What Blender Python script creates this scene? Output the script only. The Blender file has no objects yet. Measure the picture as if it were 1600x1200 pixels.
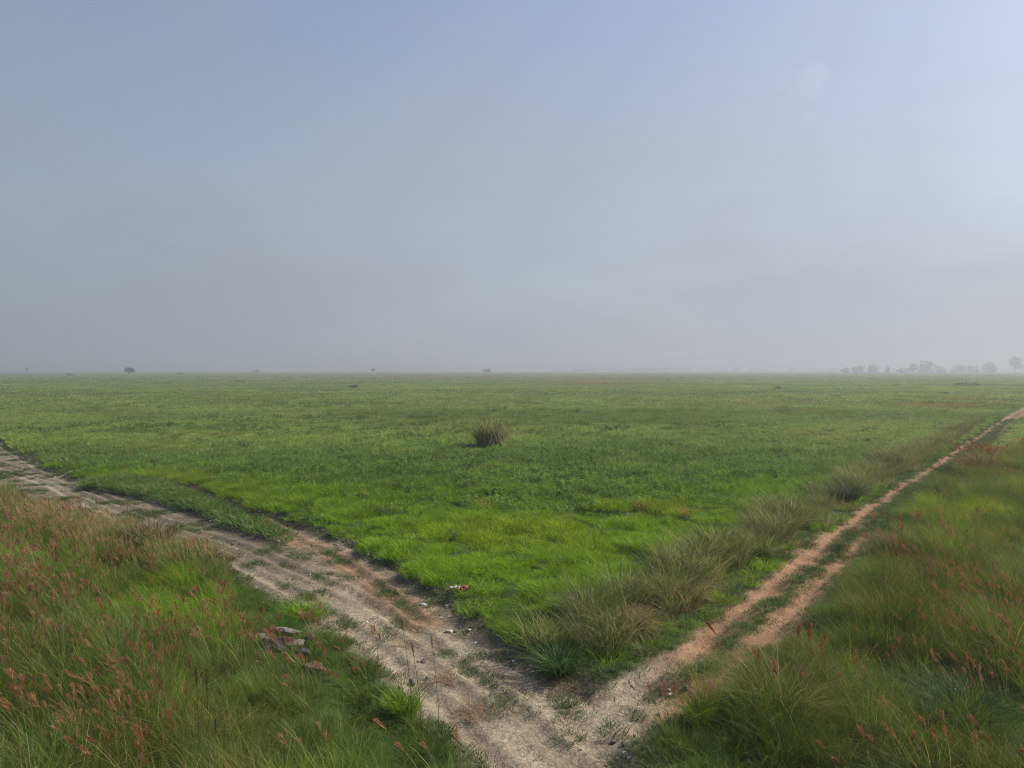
import bpy, math, random
import numpy as np

R = math.radians
scene = bpy.context.scene
COL = scene.collection
rng = np.random.default_rng(11)

# ------------------------------------------------------------------ camera
CAM_H = 8.0
F_PX = 1155.0                       # focal length in pixels of the 1600 px wide photograph
PITCH = math.atan(22.0 / F_PX)
cd = bpy.data.cameras.new("camera")
cd.sensor_width = 36.0
cd.lens = 36.0 * F_PX / 1600.0
cd.clip_start = 0.1
cd.clip_end = 30000.0
cam = bpy.data.objects.new("camera", cd)
cam.location = (0, 0, CAM_H)
cam.rotation_euler = (R(90) - PITCH, 0, 0)
COL.objects.link(cam)
scene.camera = cam

# ------------------------------------------------------------------ sky and sun
VEIL = ((.282, .142), (.308, .130), (.352, .136))   # haze veil of the sky: base and sunward slope, per channel
SUN_AZ, SUN_EL = R(72), R(40)       # azimuth clockwise from the viewing direction (+Y)
w = bpy.data.worlds.new("World")
scene.world = w
w.use_nodes = True
nt = w.node_tree
nt.nodes.clear()
wo = nt.nodes.new("ShaderNodeOutputWorld")
bg = nt.nodes.new("ShaderNodeBackground")
sky = nt.nodes.new("ShaderNodeTexSky")
sky.sky_type = 'NISHITA'
sky.sun_disc = False
sky.sun_elevation = SUN_EL
sky.sun_rotation = SUN_AZ
sky.altitude = 0
sky.air_density = 1.0
sky.dust_density = 1.6
sky.ozone_density = 1.5
bg.inputs['Strength'].default_value = 0.125
nt.links.new(sky.outputs[0], bg.inputs['Color'])
# pale veil of haze and thin cloud low in the sky, brighter on the sun's side
wtc = nt.nodes.new("ShaderNodeTexCoord")
def wmath(op, a, b=None, c=None):
    n = nt.nodes.new("ShaderNodeMath"); n.operation = op
    for i, q in enumerate((a, b, c)):
        if q is None: continue
        if isinstance(q, (int, float)): n.inputs[i].default_value = q
        else: nt.links.new(q, n.inputs[i])
    return n.outputs[0]
def wvec(op, a, b):
    n = nt.nodes.new("ShaderNodeVectorMath"); n.operation = op
    nt.links.new(a, n.inputs[0])
    if isinstance(b, tuple): n.inputs[1].default_value = b
    else: nt.links.new(b, n.inputs[1])
    return n.outputs['Value'] if op in ('DOT_PRODUCT', 'DISTANCE') else n.outputs['Vector']
wsep = nt.nodes.new("ShaderNodeSeparateXYZ"); nt.links.new(wtc.outputs['Generated'], wsep.inputs[0])
sunward = wvec('DOT_PRODUCT', wtc.outputs['Generated'], (math.sin(SUN_AZ), math.cos(SUN_AZ), 0.0))
wn = nt.nodes.new("ShaderNodeTexNoise"); wn.inputs['Scale'].default_value = 2.4; wn.inputs['Detail'].default_value = 5
wn.inputs['Roughness'].default_value = 0.5
nt.links.new(wvec('MULTIPLY', wtc.outputs['Generated'], (1.0, 1.0, 2.6)), wn.inputs['Vector'])
wr = nt.nodes.new("ShaderNodeMapRange"); wr.interpolation_type = 'SMOOTHSTEP'
wr.inputs['From Min'].default_value = 0.02; wr.inputs['From Max'].default_value = 0.50
wr.inputs['To Min'].default_value = 1.0; wr.inputs['To Max'].default_value = 0.37
nt.links.new(wsep.outputs['Z'], wr.inputs['Value'])
puff = wmath('MULTIPLY', wmath('SUBTRACT', wn.outputs['Fac'], 0.5), 0.85)
wn2 = nt.nodes.new("ShaderNodeTexNoise"); wn2.inputs['Scale'].default_value = 30; wn2.inputs['Detail'].default_value = 5
nt.links.new(wtc.outputs['Generated'], wn2.inputs['Vector'])
wisp_d = wmath('ADD', wvec('DISTANCE', wtc.outputs['Generated'], (0.3455, 0.8770, 0.3290)), wmath('MULTIPLY', wmath('SUBTRACT', wn2.outputs['Fac'], 0.5), 0.12))
wisp = nt.nodes.new("ShaderNodeMapRange"); wisp.interpolation_type = 'SMOOTHSTEP'
wisp.inputs['From Min'].default_value = 0.0; wisp.inputs['From Max'].default_value = 0.035
wisp.inputs['To Min'].default_value = 0.22; wisp.inputs['To Max'].default_value = 0.0
nt.links.new(wisp_d, wisp.inputs['Value'])
veil = wmath('MINIMUM', wmath('MAXIMUM', wmath('ADD', wr.outputs[0], puff), 0.0), 1.0)
vc = nt.nodes.new("ShaderNodeCombineXYZ")
for i, (base, slope) in enumerate(VEIL):
    nt.links.new(wmath('ADD', wmath('MULTIPLY_ADD', sunward, slope, base), wmath('MULTIPLY', wisp.outputs[0], 0.26)), vc.inputs[i])
vb = nt.nodes.new("ShaderNodeBackground"); nt.links.new(vc.outputs[0], vb.inputs['Color'])
wm = nt.nodes.new("ShaderNodeMixShader")
nt.links.new(veil, wm.inputs[0]); nt.links.new(bg.outputs[0], wm.inputs[1]); nt.links.new(vb.outputs[0], wm.inputs[2])
nt.links.new(wm.outputs[0], wo.inputs['Surface'])

sd = bpy.data.lights.new("sun", 'SUN')
sd.energy = 4.6
sd.angle = R(1.5)
sd.color = (1.0, 0.93, 0.82)
sun = bpy.data.objects.new("sun", sd)
sun.rotation_euler = (R(90) - SUN_EL, 0, math.pi - SUN_AZ)
sun.location = (40, 20, 40)
COL.objects.link(sun)

scene.view_settings.view_transform = 'Standard'
scene.view_settings.look = 'None'
scene.view_settings.exposure = 0.35
scene.view_settings.gamma = 1.0
cy = scene.cycles
cy.max_bounces = 5
cy.diffuse_bounces = 2
cy.glossy_bounces = 1
cy.transmission_bounces = 3
cy.volume_bounces = 0
cy.caustics_reflective = False
cy.caustics_refractive = False
cy.use_denoising = True
cy.denoising_prefilter = 'NONE'      # keeps the fine blades crisp
cy.denoising_input_passes = 'RGB_ALBEDO_NORMAL'
cy.adaptive_threshold = 0.006
cy.filter_width = 1.15
HAZE_DENSITY = 0.00072

# ------------------------------------------------------------------ helpers
def ground_at(px, py, z=0.0):
    """the point of the plane at height z that the photograph shows at pixel (px, py)"""
    u, v = (px - 800.0) / F_PX, (600.0 - py) / F_PX
    s, c = math.sin(PITCH), math.cos(PITCH)
    dy, dz = c + v * s, -s + v * c
    t = (z - CAM_H) / dz
    return (u * t, dy * t)


def to_photo(x, y):
    """photograph coordinates of ground points: used to look up which kind of grass grows there"""
    s, c = math.sin(PITCH), math.cos(PITCH)
    f = y * c + CAM_H * s
    up = y * s - CAM_H * c
    f = np.maximum(f, 0.5)
    return 800 + F_PX * x / f, 600 - F_PX * up / f


def world_line(pts):
    return np.array([ground_at(*p) for p in pts])


def _hash(i, j, seed):
    h = (i.astype(np.int64) * 374761393 + j.astype(np.int64) * 668265263 + seed * 974634777) & 0x7fffffff
    h = ((h ^ (h >> 13)) * 1274126177) & 0x7fffffff
    h = h ^ (h >> 16)
    return (h & 0xffff) / 65535.0


def noise(x, y, scale, seed=0):
    x, y = np.asarray(x, float) / scale, np.asarray(y, float) / scale
    i, j = np.floor(x), np.floor(y)
    a, b = x - i, y - j
    a, b = a * a * (3 - 2 * a), b * b * (3 - 2 * b)
    n00, n10 = _hash(i, j, seed), _hash(i + 1, j, seed)
    n01, n11 = _hash(i, j + 1, seed), _hash(i + 1, j + 1, seed)
    return (n00 * (1 - a) + n10 * a) * (1 - b) + (n01 * (1 - a) + n11 * a) * b


def fbm(x, y, scale, seed=0, octaves=3):
    t, a, n = 0, 1.0, 0.0
    for k in range(octaves):
        t = t + a * noise(x, y, scale / 2 ** k, seed + 17 * k)
        n += a
        a *= 0.5
    return t / n


def smooth(e0, e1, x):
    t = np.clip((x - e0) / (e1 - e0), 0, 1)
    return t * t * (3 - 2 * t)


def line_dist(x, y, line):
    best = np.full(np.shape(x), 1e9)
    for (ax, ay), (bx, by) in zip(line[:-1], line[1:]):
        dx, dy = bx - ax, by - ay
        t = np.clip(((x - ax) * dx + (y - ay) * dy) / (dx * dx + dy * dy + 1e-9), 0, 1)
        best = np.minimum(best, np.hypot(x - ax - t * dx, y - ay - t * dy))
    return best


def poly_sdf(x, y, poly):
    """negative inside"""
    closed = np.vstack([poly, poly[:1]])
    d = line_dist(x, y, closed)
    inside = np.zeros(np.shape(x), bool)
    for (ax, ay), (bx, by) in zip(closed[:-1], closed[1:]):
        cond = ((ay > y) != (by > y)) & (x < (bx - ax) * (y - ay) / (by - ay + 1e-12) + ax)
        inside ^= cond
    return np.where(inside, -d, d)


def offset_line(line, off):
    out = []
    for k in range(len(line)):
        a, b = line[max(k - 1, 0)], line[min(k + 1, len(line) - 1)]
        d = (b - a) / np.hypot(*(b - a))
        out.append(line[k] + off * np.array([d[1], -d[0]]))
    return np.array(out)


def mesh_np(name, verts, faces, mat=None, cols=None, smooth_shade=False):
    """verts (n,3); faces: list of (m,k) integer arrays, any k"""
    me = bpy.data.meshes.new(name)
    verts = np.asarray(verts, np.float32)
    faces = [np.asarray(f, np.int32) for f in faces if len(f)]
    me.vertices.add(len(verts))
    me.vertices.foreach_set("co", verts.ravel())
    if faces:
        loops = np.concatenate([f.ravel() for f in faces])
        sizes = np.concatenate([np.full(len(f), f.shape[1], np.int32) for f in faces])
        starts = np.concatenate([[0], np.cumsum(sizes)[:-1]]).astype(np.int32)
        me.loops.add(len(loops))
        me.loops.foreach_set("vertex_index", loops)
        me.polygons.add(len(sizes))
        me.polygons.foreach_set("loop_start", starts)
        me.polygons.foreach_set("loop_total", sizes)
        if smooth_shade:
            me.polygons.foreach_set("use_smooth", np.ones(len(sizes), bool))
    if cols is not None:
        at = me.attributes.new("tone", 'FLOAT_COLOR', 'POINT')
        c4 = np.ones((len(verts), 4), np.float32)
        c4[:, :3] = cols
        at.data.foreach_set("color", c4.ravel())
    me.update(calc_edges=True)
    me.validate()
    if mat:
        me.materials.append(mat)
    return me


def tag(o, label=None, cat=None, group=None, kind=None):
    if label: o["label"] = label
    if cat: o["category"] = cat
    if group: o["group"] = group
    if kind: o["kind"] = kind
    return o


def link(name, me, parent=None, loc=(0, 0, 0), rz=0.0, scale=1.0):
    o = bpy.data.objects.new(name, me)
    o.location = loc
    o.rotation_euler = (0, 0, rz)
    o.scale = (scale,) * 3 if not isinstance(scale, (tuple, list)) else scale
    if parent: o.parent = parent
    COL.objects.link(o)
    return o


# ------------------------------------------------------------------ materials
def plant_material(name, translucency=0.48, instanced=True, gloss=0.015):
    m = bpy.data.materials.new(name)
    m.use_nodes = True
    t = m.node_tree
    t.nodes.clear()
    out = t.nodes.new("ShaderNodeOutputMaterial")
    tone = t.nodes.new("ShaderNodeAttribute"); tone.attribute_name = "tone"
    col = tone.outputs['Color']
    if instanced:
        ti = t.nodes.new("ShaderNodeAttribute"); ti.attribute_name = "tint"; ti.attribute_type = 'INSTANCER'
        mx = t.nodes.new("ShaderNodeMix"); mx.data_type = 'RGBA'; mx.blend_type = 'MULTIPLY'
        mx.inputs['Factor'].default_value = 1.0
        t.links.new(col, mx.inputs[6]); t.links.new(ti.outputs['Color'], mx.inputs[7])
        col = mx.outputs[2]
    d = t.nodes.new("ShaderNodeBsdfDiffuse")
    tr = t.nodes.new("ShaderNodeBsdfTranslucent")
    mix = t.nodes.new("ShaderNodeMixShader"); mix.inputs[0].default_value = translucency
    t.links.new(col, d.inputs['Color']); t.links.new(col, tr.inputs['Color'])
    t.links.new(d.outputs[0], mix.inputs[1]); t.links.new(tr.outputs[0], mix.inputs[2])
    res = mix.outputs[0]
    if gloss:
        g = t.nodes.new("ShaderNodeBsdfGlossy"); g.inputs['Roughness'].default_value = 0.45
        m2 = t.nodes.new("ShaderNodeMixShader"); m2.inputs[0].default_value = gloss
        t.links.new(res, m2.inputs[1]); t.links.new(g.outputs[0], m2.inputs[2])
        res = m2.outputs[0]
    t.links.new(res, out.inputs['Surface'])
    return m


def soil_material(name, attr="tone", rough_detail=1.0):
    """soil: the colour laid down per place, broken up by fine noise, with a real bump"""
    m = bpy.data.materials.new(name)
    m.use_nodes = True
    t = m.node_tree
    b = t.nodes["Principled BSDF"]
    b.inputs['Roughness'].default_value = 0.95
    b.inputs['Specular IOR Level'].default_value = 0.15
    at = t.nodes.new("ShaderNodeAttribute"); at.attribute_name = attr
    geo = t.nodes.new("ShaderNodeNewGeometry")
    def nz(scale, detail=6):
        n = t.nodes.new("ShaderNodeTexNoise")
        n.inputs['Scale'].default_value = scale; n.inputs['Detail'].default_value = detail
        n.inputs['Roughness'].default_value = 0.65
        t.links.new(geo.outputs['Position'], n.inputs['Vector'])
        return n.outputs['Fac']
    def ramp(fac, lo, hi, p0=0.3, p1=0.7):
        r = t.nodes.new("ShaderNodeValToRGB")
        r.color_ramp.elements[0].position = p0; r.color_ramp.elements[1].position = p1
        r.color_ramp.elements[0].color = (*lo, 1); r.color_ramp.elements[1].color = (*hi, 1)
        t.links.new(fac, r.inputs[0]); return r.outputs[0]
    def mul(a, bb):
        mx = t.nodes.new("ShaderNodeMix"); mx.data_type = 'RGBA'; mx.blend_type = 'MULTIPLY'
        mx.inputs['Factor'].default_value = 1.0
        t.links.new(a, mx.inputs[6]); t.links.new(bb, mx.inputs[7]); return mx.outputs[2]
    c = mul(at.outputs['Color'], ramp(nz(1.3), (.66, .64, .62), (1.18, 1.16, 1.12)))
    c = mul(c, ramp(nz(9.0), (.55, .54, .52), (1.25, 1.24, 1.22)))
    c = mul(c, ramp(nz(38.0, 3), (.6, .6, .6), (1.25, 1.25, 1.25)))
    t.links.new(c, b.inputs['Base Color'])
    bump = t.nodes.new("ShaderNodeBump"); bump.inputs['Strength'].default_value = 0.9
    bump.inputs['Distance'].default_value = 0.09 * rough_detail
    t.links.new(nz(11.0, 8), bump.inputs['Height'])
    t.links.new(bump.outputs[0], b.inputs['Normal'])
    return m


def plain_material(name, color, rough=0.9, var=0.5, scale=6.0, bump=0.02):
    m = bpy.data.materials.new(name)
    m.use_nodes = True
    t = m.node_tree
    b = t.nodes["Principled BSDF"]
    b.inputs['Roughness'].default_value = rough
    b.inputs['Specular IOR Level'].default_value = 0.2
    tc = t.nodes.new("ShaderNodeNewGeometry")
    n = t.nodes.new("ShaderNodeTexNoise"); n.inputs['Scale'].default_value = scale
    n.inputs['Detail'].default_value = 8; n.inputs['Roughness'].default_value = 0.7
    t.links.new(tc.outputs['Position'], n.inputs['Vector'])
    r = t.nodes.new("ShaderNodeValToRGB")
    r.color_ramp.elements[0].position = 0.3; r.color_ramp.elements[1].position = 0.7
    r.color_ramp.elements[0].color = (*[c * (1 - var) for c in color], 1)
    r.color_ramp.elements[1].color = (*[min(1, c * (1 + var)) for c in color], 1)
    t.links.new(n.outputs['Fac'], r.inputs[0]); t.links.new(r.outputs[0], b.inputs['Base Color'])
    bp = t.nodes.new("ShaderNodeBump"); bp.inputs['Distance'].default_value = bump
    t.links.new(n.outputs['Fac'], bp.inputs['Height']); t.links.new(bp.outputs[0], b.inputs['Normal'])
    return m


MAT_GRASS = plant_material("grass_blades")
MAT_PLANT = plant_material("tussock_blades", instanced=False)
MAT_LEAF = plant_material("tree_leaves", translucency=0.2, instanced=False, gloss=0.02)
MAT_GROUND = soil_material("ground_soil", rough_detail=1.0)
MAT_ROAD = soil_material("road_soil", rough_detail=1.0)
MAT_ROCK = plain_material("rock", (0.135, 0.125, 0.10), var=0.6, scale=7.0, bump=0.04)
MAT_DARKROCK = plain_material("dark_rock", (0.05, 0.05, 0.045), var=0.6, scale=7.0, bump=0.04)
MAT_EARTH = plain_material("earth_clod", (0.10, 0.075, 0.05), var=0.6, scale=9.0, bump=0.05)
MAT_PALESTONE = plain_material("pale_stone", (0.48, 0.46, 0.41), var=0.3, scale=14.0, bump=0.01)
MAT_BARK = plain_material("bark", (0.09, 0.075, 0.06), var=0.5, scale=2.0)

# ------------------------------------------------------------------ layout of roads (taken from the photograph, laid on the ground)
ROAD = world_line([(-160, 612), (0, 683), (50, 712), (100, 735), (160, 752), (240, 750), (310, 757), (400, 790), (480, 815),
                   (572, 852), (642, 889), (708, 931), (760, 968), (828, 1014), (900, 1046), (945, 1062), (1000, 1056),
                   (1045, 1064), (1105, 1072), (1055, 1108), (1010, 1150), (990, 1210), (960, 1320), (760, 1320), (790, 1225), (698, 1138),
                   (624, 1070), (558, 1017), (508, 984), (443, 946), (378, 905), (340, 877), (200, 835), (100, 805), (0, 781), (-160, 744)])
ISLAND = world_line([(130, 752), (180, 748), (240, 749), (310, 776), (385, 809), (448, 840), (408, 830), (300, 789), (215, 768), (150, 759)])
RUT_A = world_line([(930, 1085), (1000, 1060), (1060, 1028), (1120, 985), (1165, 950), (1230, 893), (1300, 838), (1360, 795),
                    (1420, 755), (1470, 725), (1510, 697), (1540, 677), (1570, 655), (1610, 632), (1660, 614)])
RUT_B = offset_line(RUT_A, 1.45)
MID = offset_line(RUT_A, 0.72)
PALE_RUT = world_line([(-100, 700), (60, 745), (200, 808), (340, 856), (480, 922), (600, 1000), (720, 1110), (830, 1230)])
PINK_RUT = world_line([(300, 755), (380, 790), (450, 825), (540, 868), (620, 925), (660, 960)])
UPPER_RUT = world_line([(-100, 640), (0, 690), (60, 725), (120, 748)])


def layout(x, y):
    """signed distances to the roads (negative = on it)"""
    wob = (fbm(x, y, 2.2, 5) - 0.5) * 0.9 + (noise(x, y, 0.5, 9) - 0.5) * 0.35
    road = poly_sdf(x, y, ROAD) + wob
    isl = poly_sdf(x, y, ISLAND) + wob * 0.35
    road_bare = np.maximum(road, -isl)
    hw = 0.36 - 0.07 * smooth(25, 50, y)
    ra = line_dist(x, y, RUT_A) - hw + wob * 0.25
    rb = line_dist(x, y, RUT_B) - hw * 0.8 + wob * 0.25 + 0.7 * smooth(30, 40, y) * (1 - smooth(82, 95, y))
    mid = line_dist(x, y, MID)
    side = np.sign(track_side(x, y)) * mid          # >0 right of the track
    return dict(road=road, bare=road_bare, island=isl, ruts=np.minimum(ra, rb), mid=mid, side=side)


def track_side(x, y):
    best = np.full(np.shape(x), 1e9); sgn = np.ones(np.shape(x))
    for (ax, ay), (bx, by) in zip(MID[:-1], MID[1:]):
        dx, dy = bx - ax, by - ay
        t = np.clip(((x - ax) * dx + (y - ay) * dy) / (dx * dx + dy * dy), 0, 1)
        d = np.hypot(x - ax - t * dx, y - ay - t * dy)
        cr = dy * (x - ax) - dx * (y - ay)
        sgn = np.where(d < best, np.sign(cr), sgn)
        best = np.minimum(best, d)
    return sgn


LEFT_EDGE = ROAD[-12:]


def height(x, y, L=None):
    L = L or layout(x, y)
    d = np.hypot(x, y)
    h = 0.16 * (fbm(x, y, 3.0, 21, 3) - 0.5) + 0.46 * (fbm(x, y, 1.15, 33, 2) - 0.5) * smooth(0.3, 1.2, L['bare'])
    h = h + 0.8 * (fbm(x, y, 45, 3, 2) - 0.5) * smooth(40, 120, d)
    h = h + 1.5 * (fbm(x, y, 300, 7, 2) - 0.5) * smooth(150, 600, d)
    for (px_, py_, rr_, dp_) in ((548, 1092, .65, .9), (440, 1008, .7, .25)):
        qx, qy = ground_at(px_, py_)
        h = h - dp_ * np.exp(-(((x - qx) / rr_) ** 2 + ((y - qy) / rr_) ** 2) ** 1.5)
    h = h - 0.34 * (1 - smooth(-0.5, 0.35, L['bare']))
    h = h - 0.14 * (1 - smooth(-0.3, 0.12, L['ruts']))
    return h


# ------------------------------------------------------------------ ground sheet
def axis(lo_fine, hi_fine, step, lo, hi, grow=1.085):
    a = list(np.arange(lo_fine, hi_fine, step))
    s = step
    while a[-1] < hi:
        s *= 1.008 if a[-1] < 185 else grow; a.append(a[-1] + s)
    s = step
    b = [a[0]]
    while b[-1] > lo:
        s *= grow; b.append(b[-1] - s)
    return np.array(b[:0:-1] + a)


def grid_faces(nx, ny):
    i = np.arange(nx * ny).reshape(ny, nx)
    return np.stack([i[:-1, :-1].ravel(), i[:-1, 1:].ravel(), i[1:, 1:].ravel(), i[1:, :-1].ravel()], 1)


DIRT = np.array([0.36, 0.303, 0.23]); MUD = np.array([0.115, 0.105, 0.075]); PINK = np.array([0.345, 0.21, 0.13])
UNDER = np.array([0.055, 0.095, 0.014])


def soil_color(x, y, L):
    n1 = fbm(x, y, 2.5, 41); n2 = fbm(x, y, 0.8, 43)
    c = DIRT[None] * (0.72 + 0.5 * n2[:, None])
    u, v = to_photo(x, y)
    ld = line_dist(x, y, PALE_RUT)
    streak = noise(ld * 4.5 + 1.2 * n1, y * .45, 1.0, 47)
    c = c * (1 + .5 * (streak - .5))[:, None]
    pale = 1 - smooth(0.1, 0.7, line_dist(x, y, PALE_RUT) + 0.6 * (n2 - .5))
    pink = 1 - smooth(0.2, 1.1, line_dist(x, y, PINK_RUT) + 0.8 * (n1 - .5))
    upper = 1 - smooth(0.1, 0.6, line_dist(x, y, UPPER_RUT))
    far_left = .6 * smooth(600, 420, u)                                # muddy, greyer stretch to the left
    mudf = np.clip(far_left * smooth(0.2, 0.5, n1 + 0.15), 0, 1)[:, None]
    c = c * (1 - mudf) + MUD * mudf
    edge = smooth(-0.9, -0.1, L['bare'] + 0.9 * (n1 - .5)) * smooth(0.3, 0.7, n2 + .15)
    edge = np.where(L['ruts'] < 0.1, 0, edge)[:, None] * 0.8
    c = c * (1 - edge) + MUD * 0.9 * edge
    c = c * (1 - 0.75 * pink[:, None]) + PINK * 0.85 * 0.75 * pink[:, None]
    pl = np.maximum(pale, upper)[:, None] * 0.8
    c = c * (1 - pl) + DIRT * 1.08 * pl
    tr = ((1 - smooth(0.9, 1.5, L['mid'])) * smooth(980, 1090, u))[:, None]
    c = c * (1 - tr) + (PINK * (0.8 + 0.4 * n2[:, None])) * tr
    return c


xs = axis(-48, 48, 0.3, -9000, 9000)
ys = axis(9, 80, 0.3, -300, 9000)
X, Y = np.meshgrid(xs, ys)
gx, gy = X.ravel(), Y.ravel()
GL = layout(gx, gy)
gz = height(gx, gy, GL)
on = np.minimum(GL['bare'], GL['ruts'])
gz_sheet = gz - 0.10 * (1 - smooth(-0.45, -0.25, on))          # the ground keeps clear below the road sheets
soil = soil_color(gx, gy, GL)
k = smooth(-0.05, 0.5, on)[:, None]
far = smooth(250, 900, np.hypot(gx, gy))[:, None]
u_, v_ = to_photo(gx, gy)
brown = (np.exp(-((u_ - 820) / 330) ** 2 - ((v_ - 588) / 4.5) ** 2))[:, None]
fg = np.array([0.075, 0.115, 0.035]) * (0.7 + 0.6 * fbm(gx, gy, 160, 61)[:, None])
fg = fg * (1 - .6 * brown) + np.array([.13, .085, .05]) * .6 * brown
under = UNDER[None] * (1 - far) + fg * far
gcol = soil * (1 - k) + under * k
ground = link("ground", mesh_np("ground", np.stack([gx, gy, gz_sheet], 1), [grid_faces(len(xs), len(ys))], MAT_GROUND, gcol, True))
tag(ground, "flat green plain of grass reaching to the hazy horizon", "ground", kind="structure")


def road_sheet(name, mask_fn, xr, yr, step, label):
    ax_, ay_ = np.arange(*xr, step), np.arange(*yr, step)
    XX, YY = np.meshgrid(ax_, ay_)
    x, y = XX.ravel(), YY.ravel()
    L = layout(x, y)
    keep = mask_fn(L)
    z = height(x, y, L) + 0.006
    rough = smooth(0.0, -0.5, np.minimum(L['bare'], L['ruts']))
    z = z + rough * (0.10 * (fbm(x, y, 0.6, 71, 3) - .5) + 0.05 * (noise(x, y, .17, 73) - .5))
    for ln, dep in ((PALE_RUT, 0.08), (PINK_RUT, 0.08), (UPPER_RUT, .1)):
        for o in (-0.0, 1.5):
            dd = line_dist(x, y, offset_line(ln, -o))
            z = z - dep * np.exp(-(dd / 0.22) ** 2) * rough + dep * 0.6 * np.exp(-((dd - .38) / 0.14) ** 2) * rough
    f = grid_faces(len(ax_), len(ay_))
    f = f[keep[f].all(1)]
    used = np.unique(f)
    remap = np.zeros(len(x), int); remap[used] = np.arange(len(used))
    c = soil_color(x, y, L)
    o = link(name, mesh_np(name, np.stack([x, y, z], 1)[used], [remap[f]], MAT_ROAD, c[used], True))
    return tag(o, label, "dirt road", kind="structure")


road_sheet("dirt_road", lambda L: (L['bare'] < -0.1), (-62, 6.5), (9, 110), 0.095,
           "wide pale rutted dirt road curving in from the left to the junction")
road_sheet("dirt_track", lambda L: (L['ruts'] < -0.02) & (L['bare'] >= -0.22), (0.5, 130), (15, 175), 0.16,
           "narrow pinkish twin rut track running straight off to the right")


def ground_z(x, y):
    return float(height(np.array([x]), np.array([y]))[0])


# ------------------------------------------------------------------ grass building blocks
class Blades:
    """collects blades, leaves and stems as arrays"""
    def __init__(self, seed):
        self.r = np.random.default_rng(seed)
        self.v, self.f3, self.f4, self.c, self.n = [], [], [], [], 0

    def strips(self, base, dirv, length, width, lean, curl, sag, cols, wind=(0, 0), levels=4, tip=0.05, sidevec=None):
        """bent tapering strips; every argument is an array over blades"""
        m = len(base)
        r = self.r
        ang = r.uniform(0, 2 * np.pi, m)
        side = np.stack([np.cos(ang), np.sin(ang), np.zeros(m)], 1) if sidevec is None else sidevec
        rows = []
        for q in range(levels):
            t = q / (levels - 1)
            hor = length * (lean * t + curl * t * t)
            p = base + np.stack([dirv[:, 0] * hor + wind[0] * length * t ** 1.7, dirv[:, 1] * hor + wind[1] * length * t ** 1.7,
                                 length * (t - sag * t * t)], 1)
            wq = width * (0.75 + 0.5 * t if t < 0.5 else 1.0 * (1 - (2 * t - 1) ** 1.5) + tip)
            rows.append(p - side * wq[:, None] / 2); rows.append(p + side * wq[:, None] / 2)
        V = np.stack(rows, 1).reshape(-1, 3)
        idx = self.n + np.arange(m)[:, None] * (2 * levels)
        for q in range(levels - 1):
            self.f4.append(np.concatenate([idx + 2 * q, idx + 2 * q + 1, idx + 2 * q + 3, idx + 2 * q + 2], 1))
        self.v.append(V); self.c.append(np.repeat(cols, 2 * levels, 0)); self.n += len(V)
        return np.stack(rows, 1)

    def leaves(self, pos, size, cols, up=0.6, aspect=0.45):
        m = len(pos); r = self.r
        a = r.uniform(0, 2 * np.pi, m); el = r.normal(0.15, 0.5, m)
        d = np.stack([np.cos(a) * np.cos(el), np.sin(a) * np.cos(el), np.sin(el)], 1)
        s = np.cross(d, np.array([0, 0, 1.0]) + r.normal(0, 1 - up, (m, 3)))
        s /= np.linalg.norm(s, axis=1)[:, None] + 1e-9
        size = np.broadcast_to(size, (m,))
        L = size[:, None]
        V = np.stack([pos, pos + d * L * .5 + s * L * aspect * .5, pos + d * L, pos + d * L * .5 - s * L * aspect * .5], 1).reshape(-1, 3)
        self.f4.append(self.n + np.arange(m)[:, None] * 4 + np.arange(4)[None])
        self.v.append(V); self.c.append(np.repeat(cols, 4, 0)); self.n += len(V)

    def mesh(self, name, mat):
        return mesh_np(name, np.concatenate(self.v), self.f4, mat, np.concatenate(self.c))


def palette(r, n, cols, weights, jitter=0.18):
    cols = np.array(cols); w_ = np.array(weights, float); w_ /= w_.sum()
    c = cols[r.choice(len(cols), n, p=w_)]
    return np.clip(c * (1 + r.normal(0, jitter, (n, 1))) * (1 + r.normal(0, jitter * .3, (n, 3))), 0.004, 1)


def dome(r, n, radius, power=0.6):
    a = r.uniform(0, 2 * np.pi, n); q = r.uniform(0, 1, n) ** power
    return np.stack([np.cos(a), np.sin(a)], 1), q, np.stack([np.cos(a) * q * radius, np.sin(a) * q * radius, np.zeros(n)], 1)


def tuft(seed, n, radius, h, width, cols, weights, lean=0.35, curl=0.4, sag=0.25, wind=(0, 0), hvar=0.3, round_top=0.4, levels=4, mat=None, name="grass_tuft", b=None):
    own = b is None
    b = b or Blades(seed)
    r = b.r
    d, q, base = dome(r, n, radius)
    ang = r.normal(0, 0.9, n)
    dv = np.stack([d[:, 0] * np.cos(ang) - d[:, 1] * np.sin(ang), d[:, 0] * np.sin(ang) + d[:, 1] * np.cos(ang)], 1)
    ln = h * (1 - round_top * q ** 2) * np.clip(r.normal(1, hvar, n), .35, 1.7)
    b.strips(base, dv, ln, width * r.uniform(.6, 1.4, n), lean * r.uniform(.2, 1.4, n), curl * r.uniform(0, 1.5, n),
             sag * r.uniform(.4, 1.4, n), palette(r, n, cols, weights), wind, levels)
    return b.mesh(name, mat or MAT_GRASS) if own else b


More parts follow.
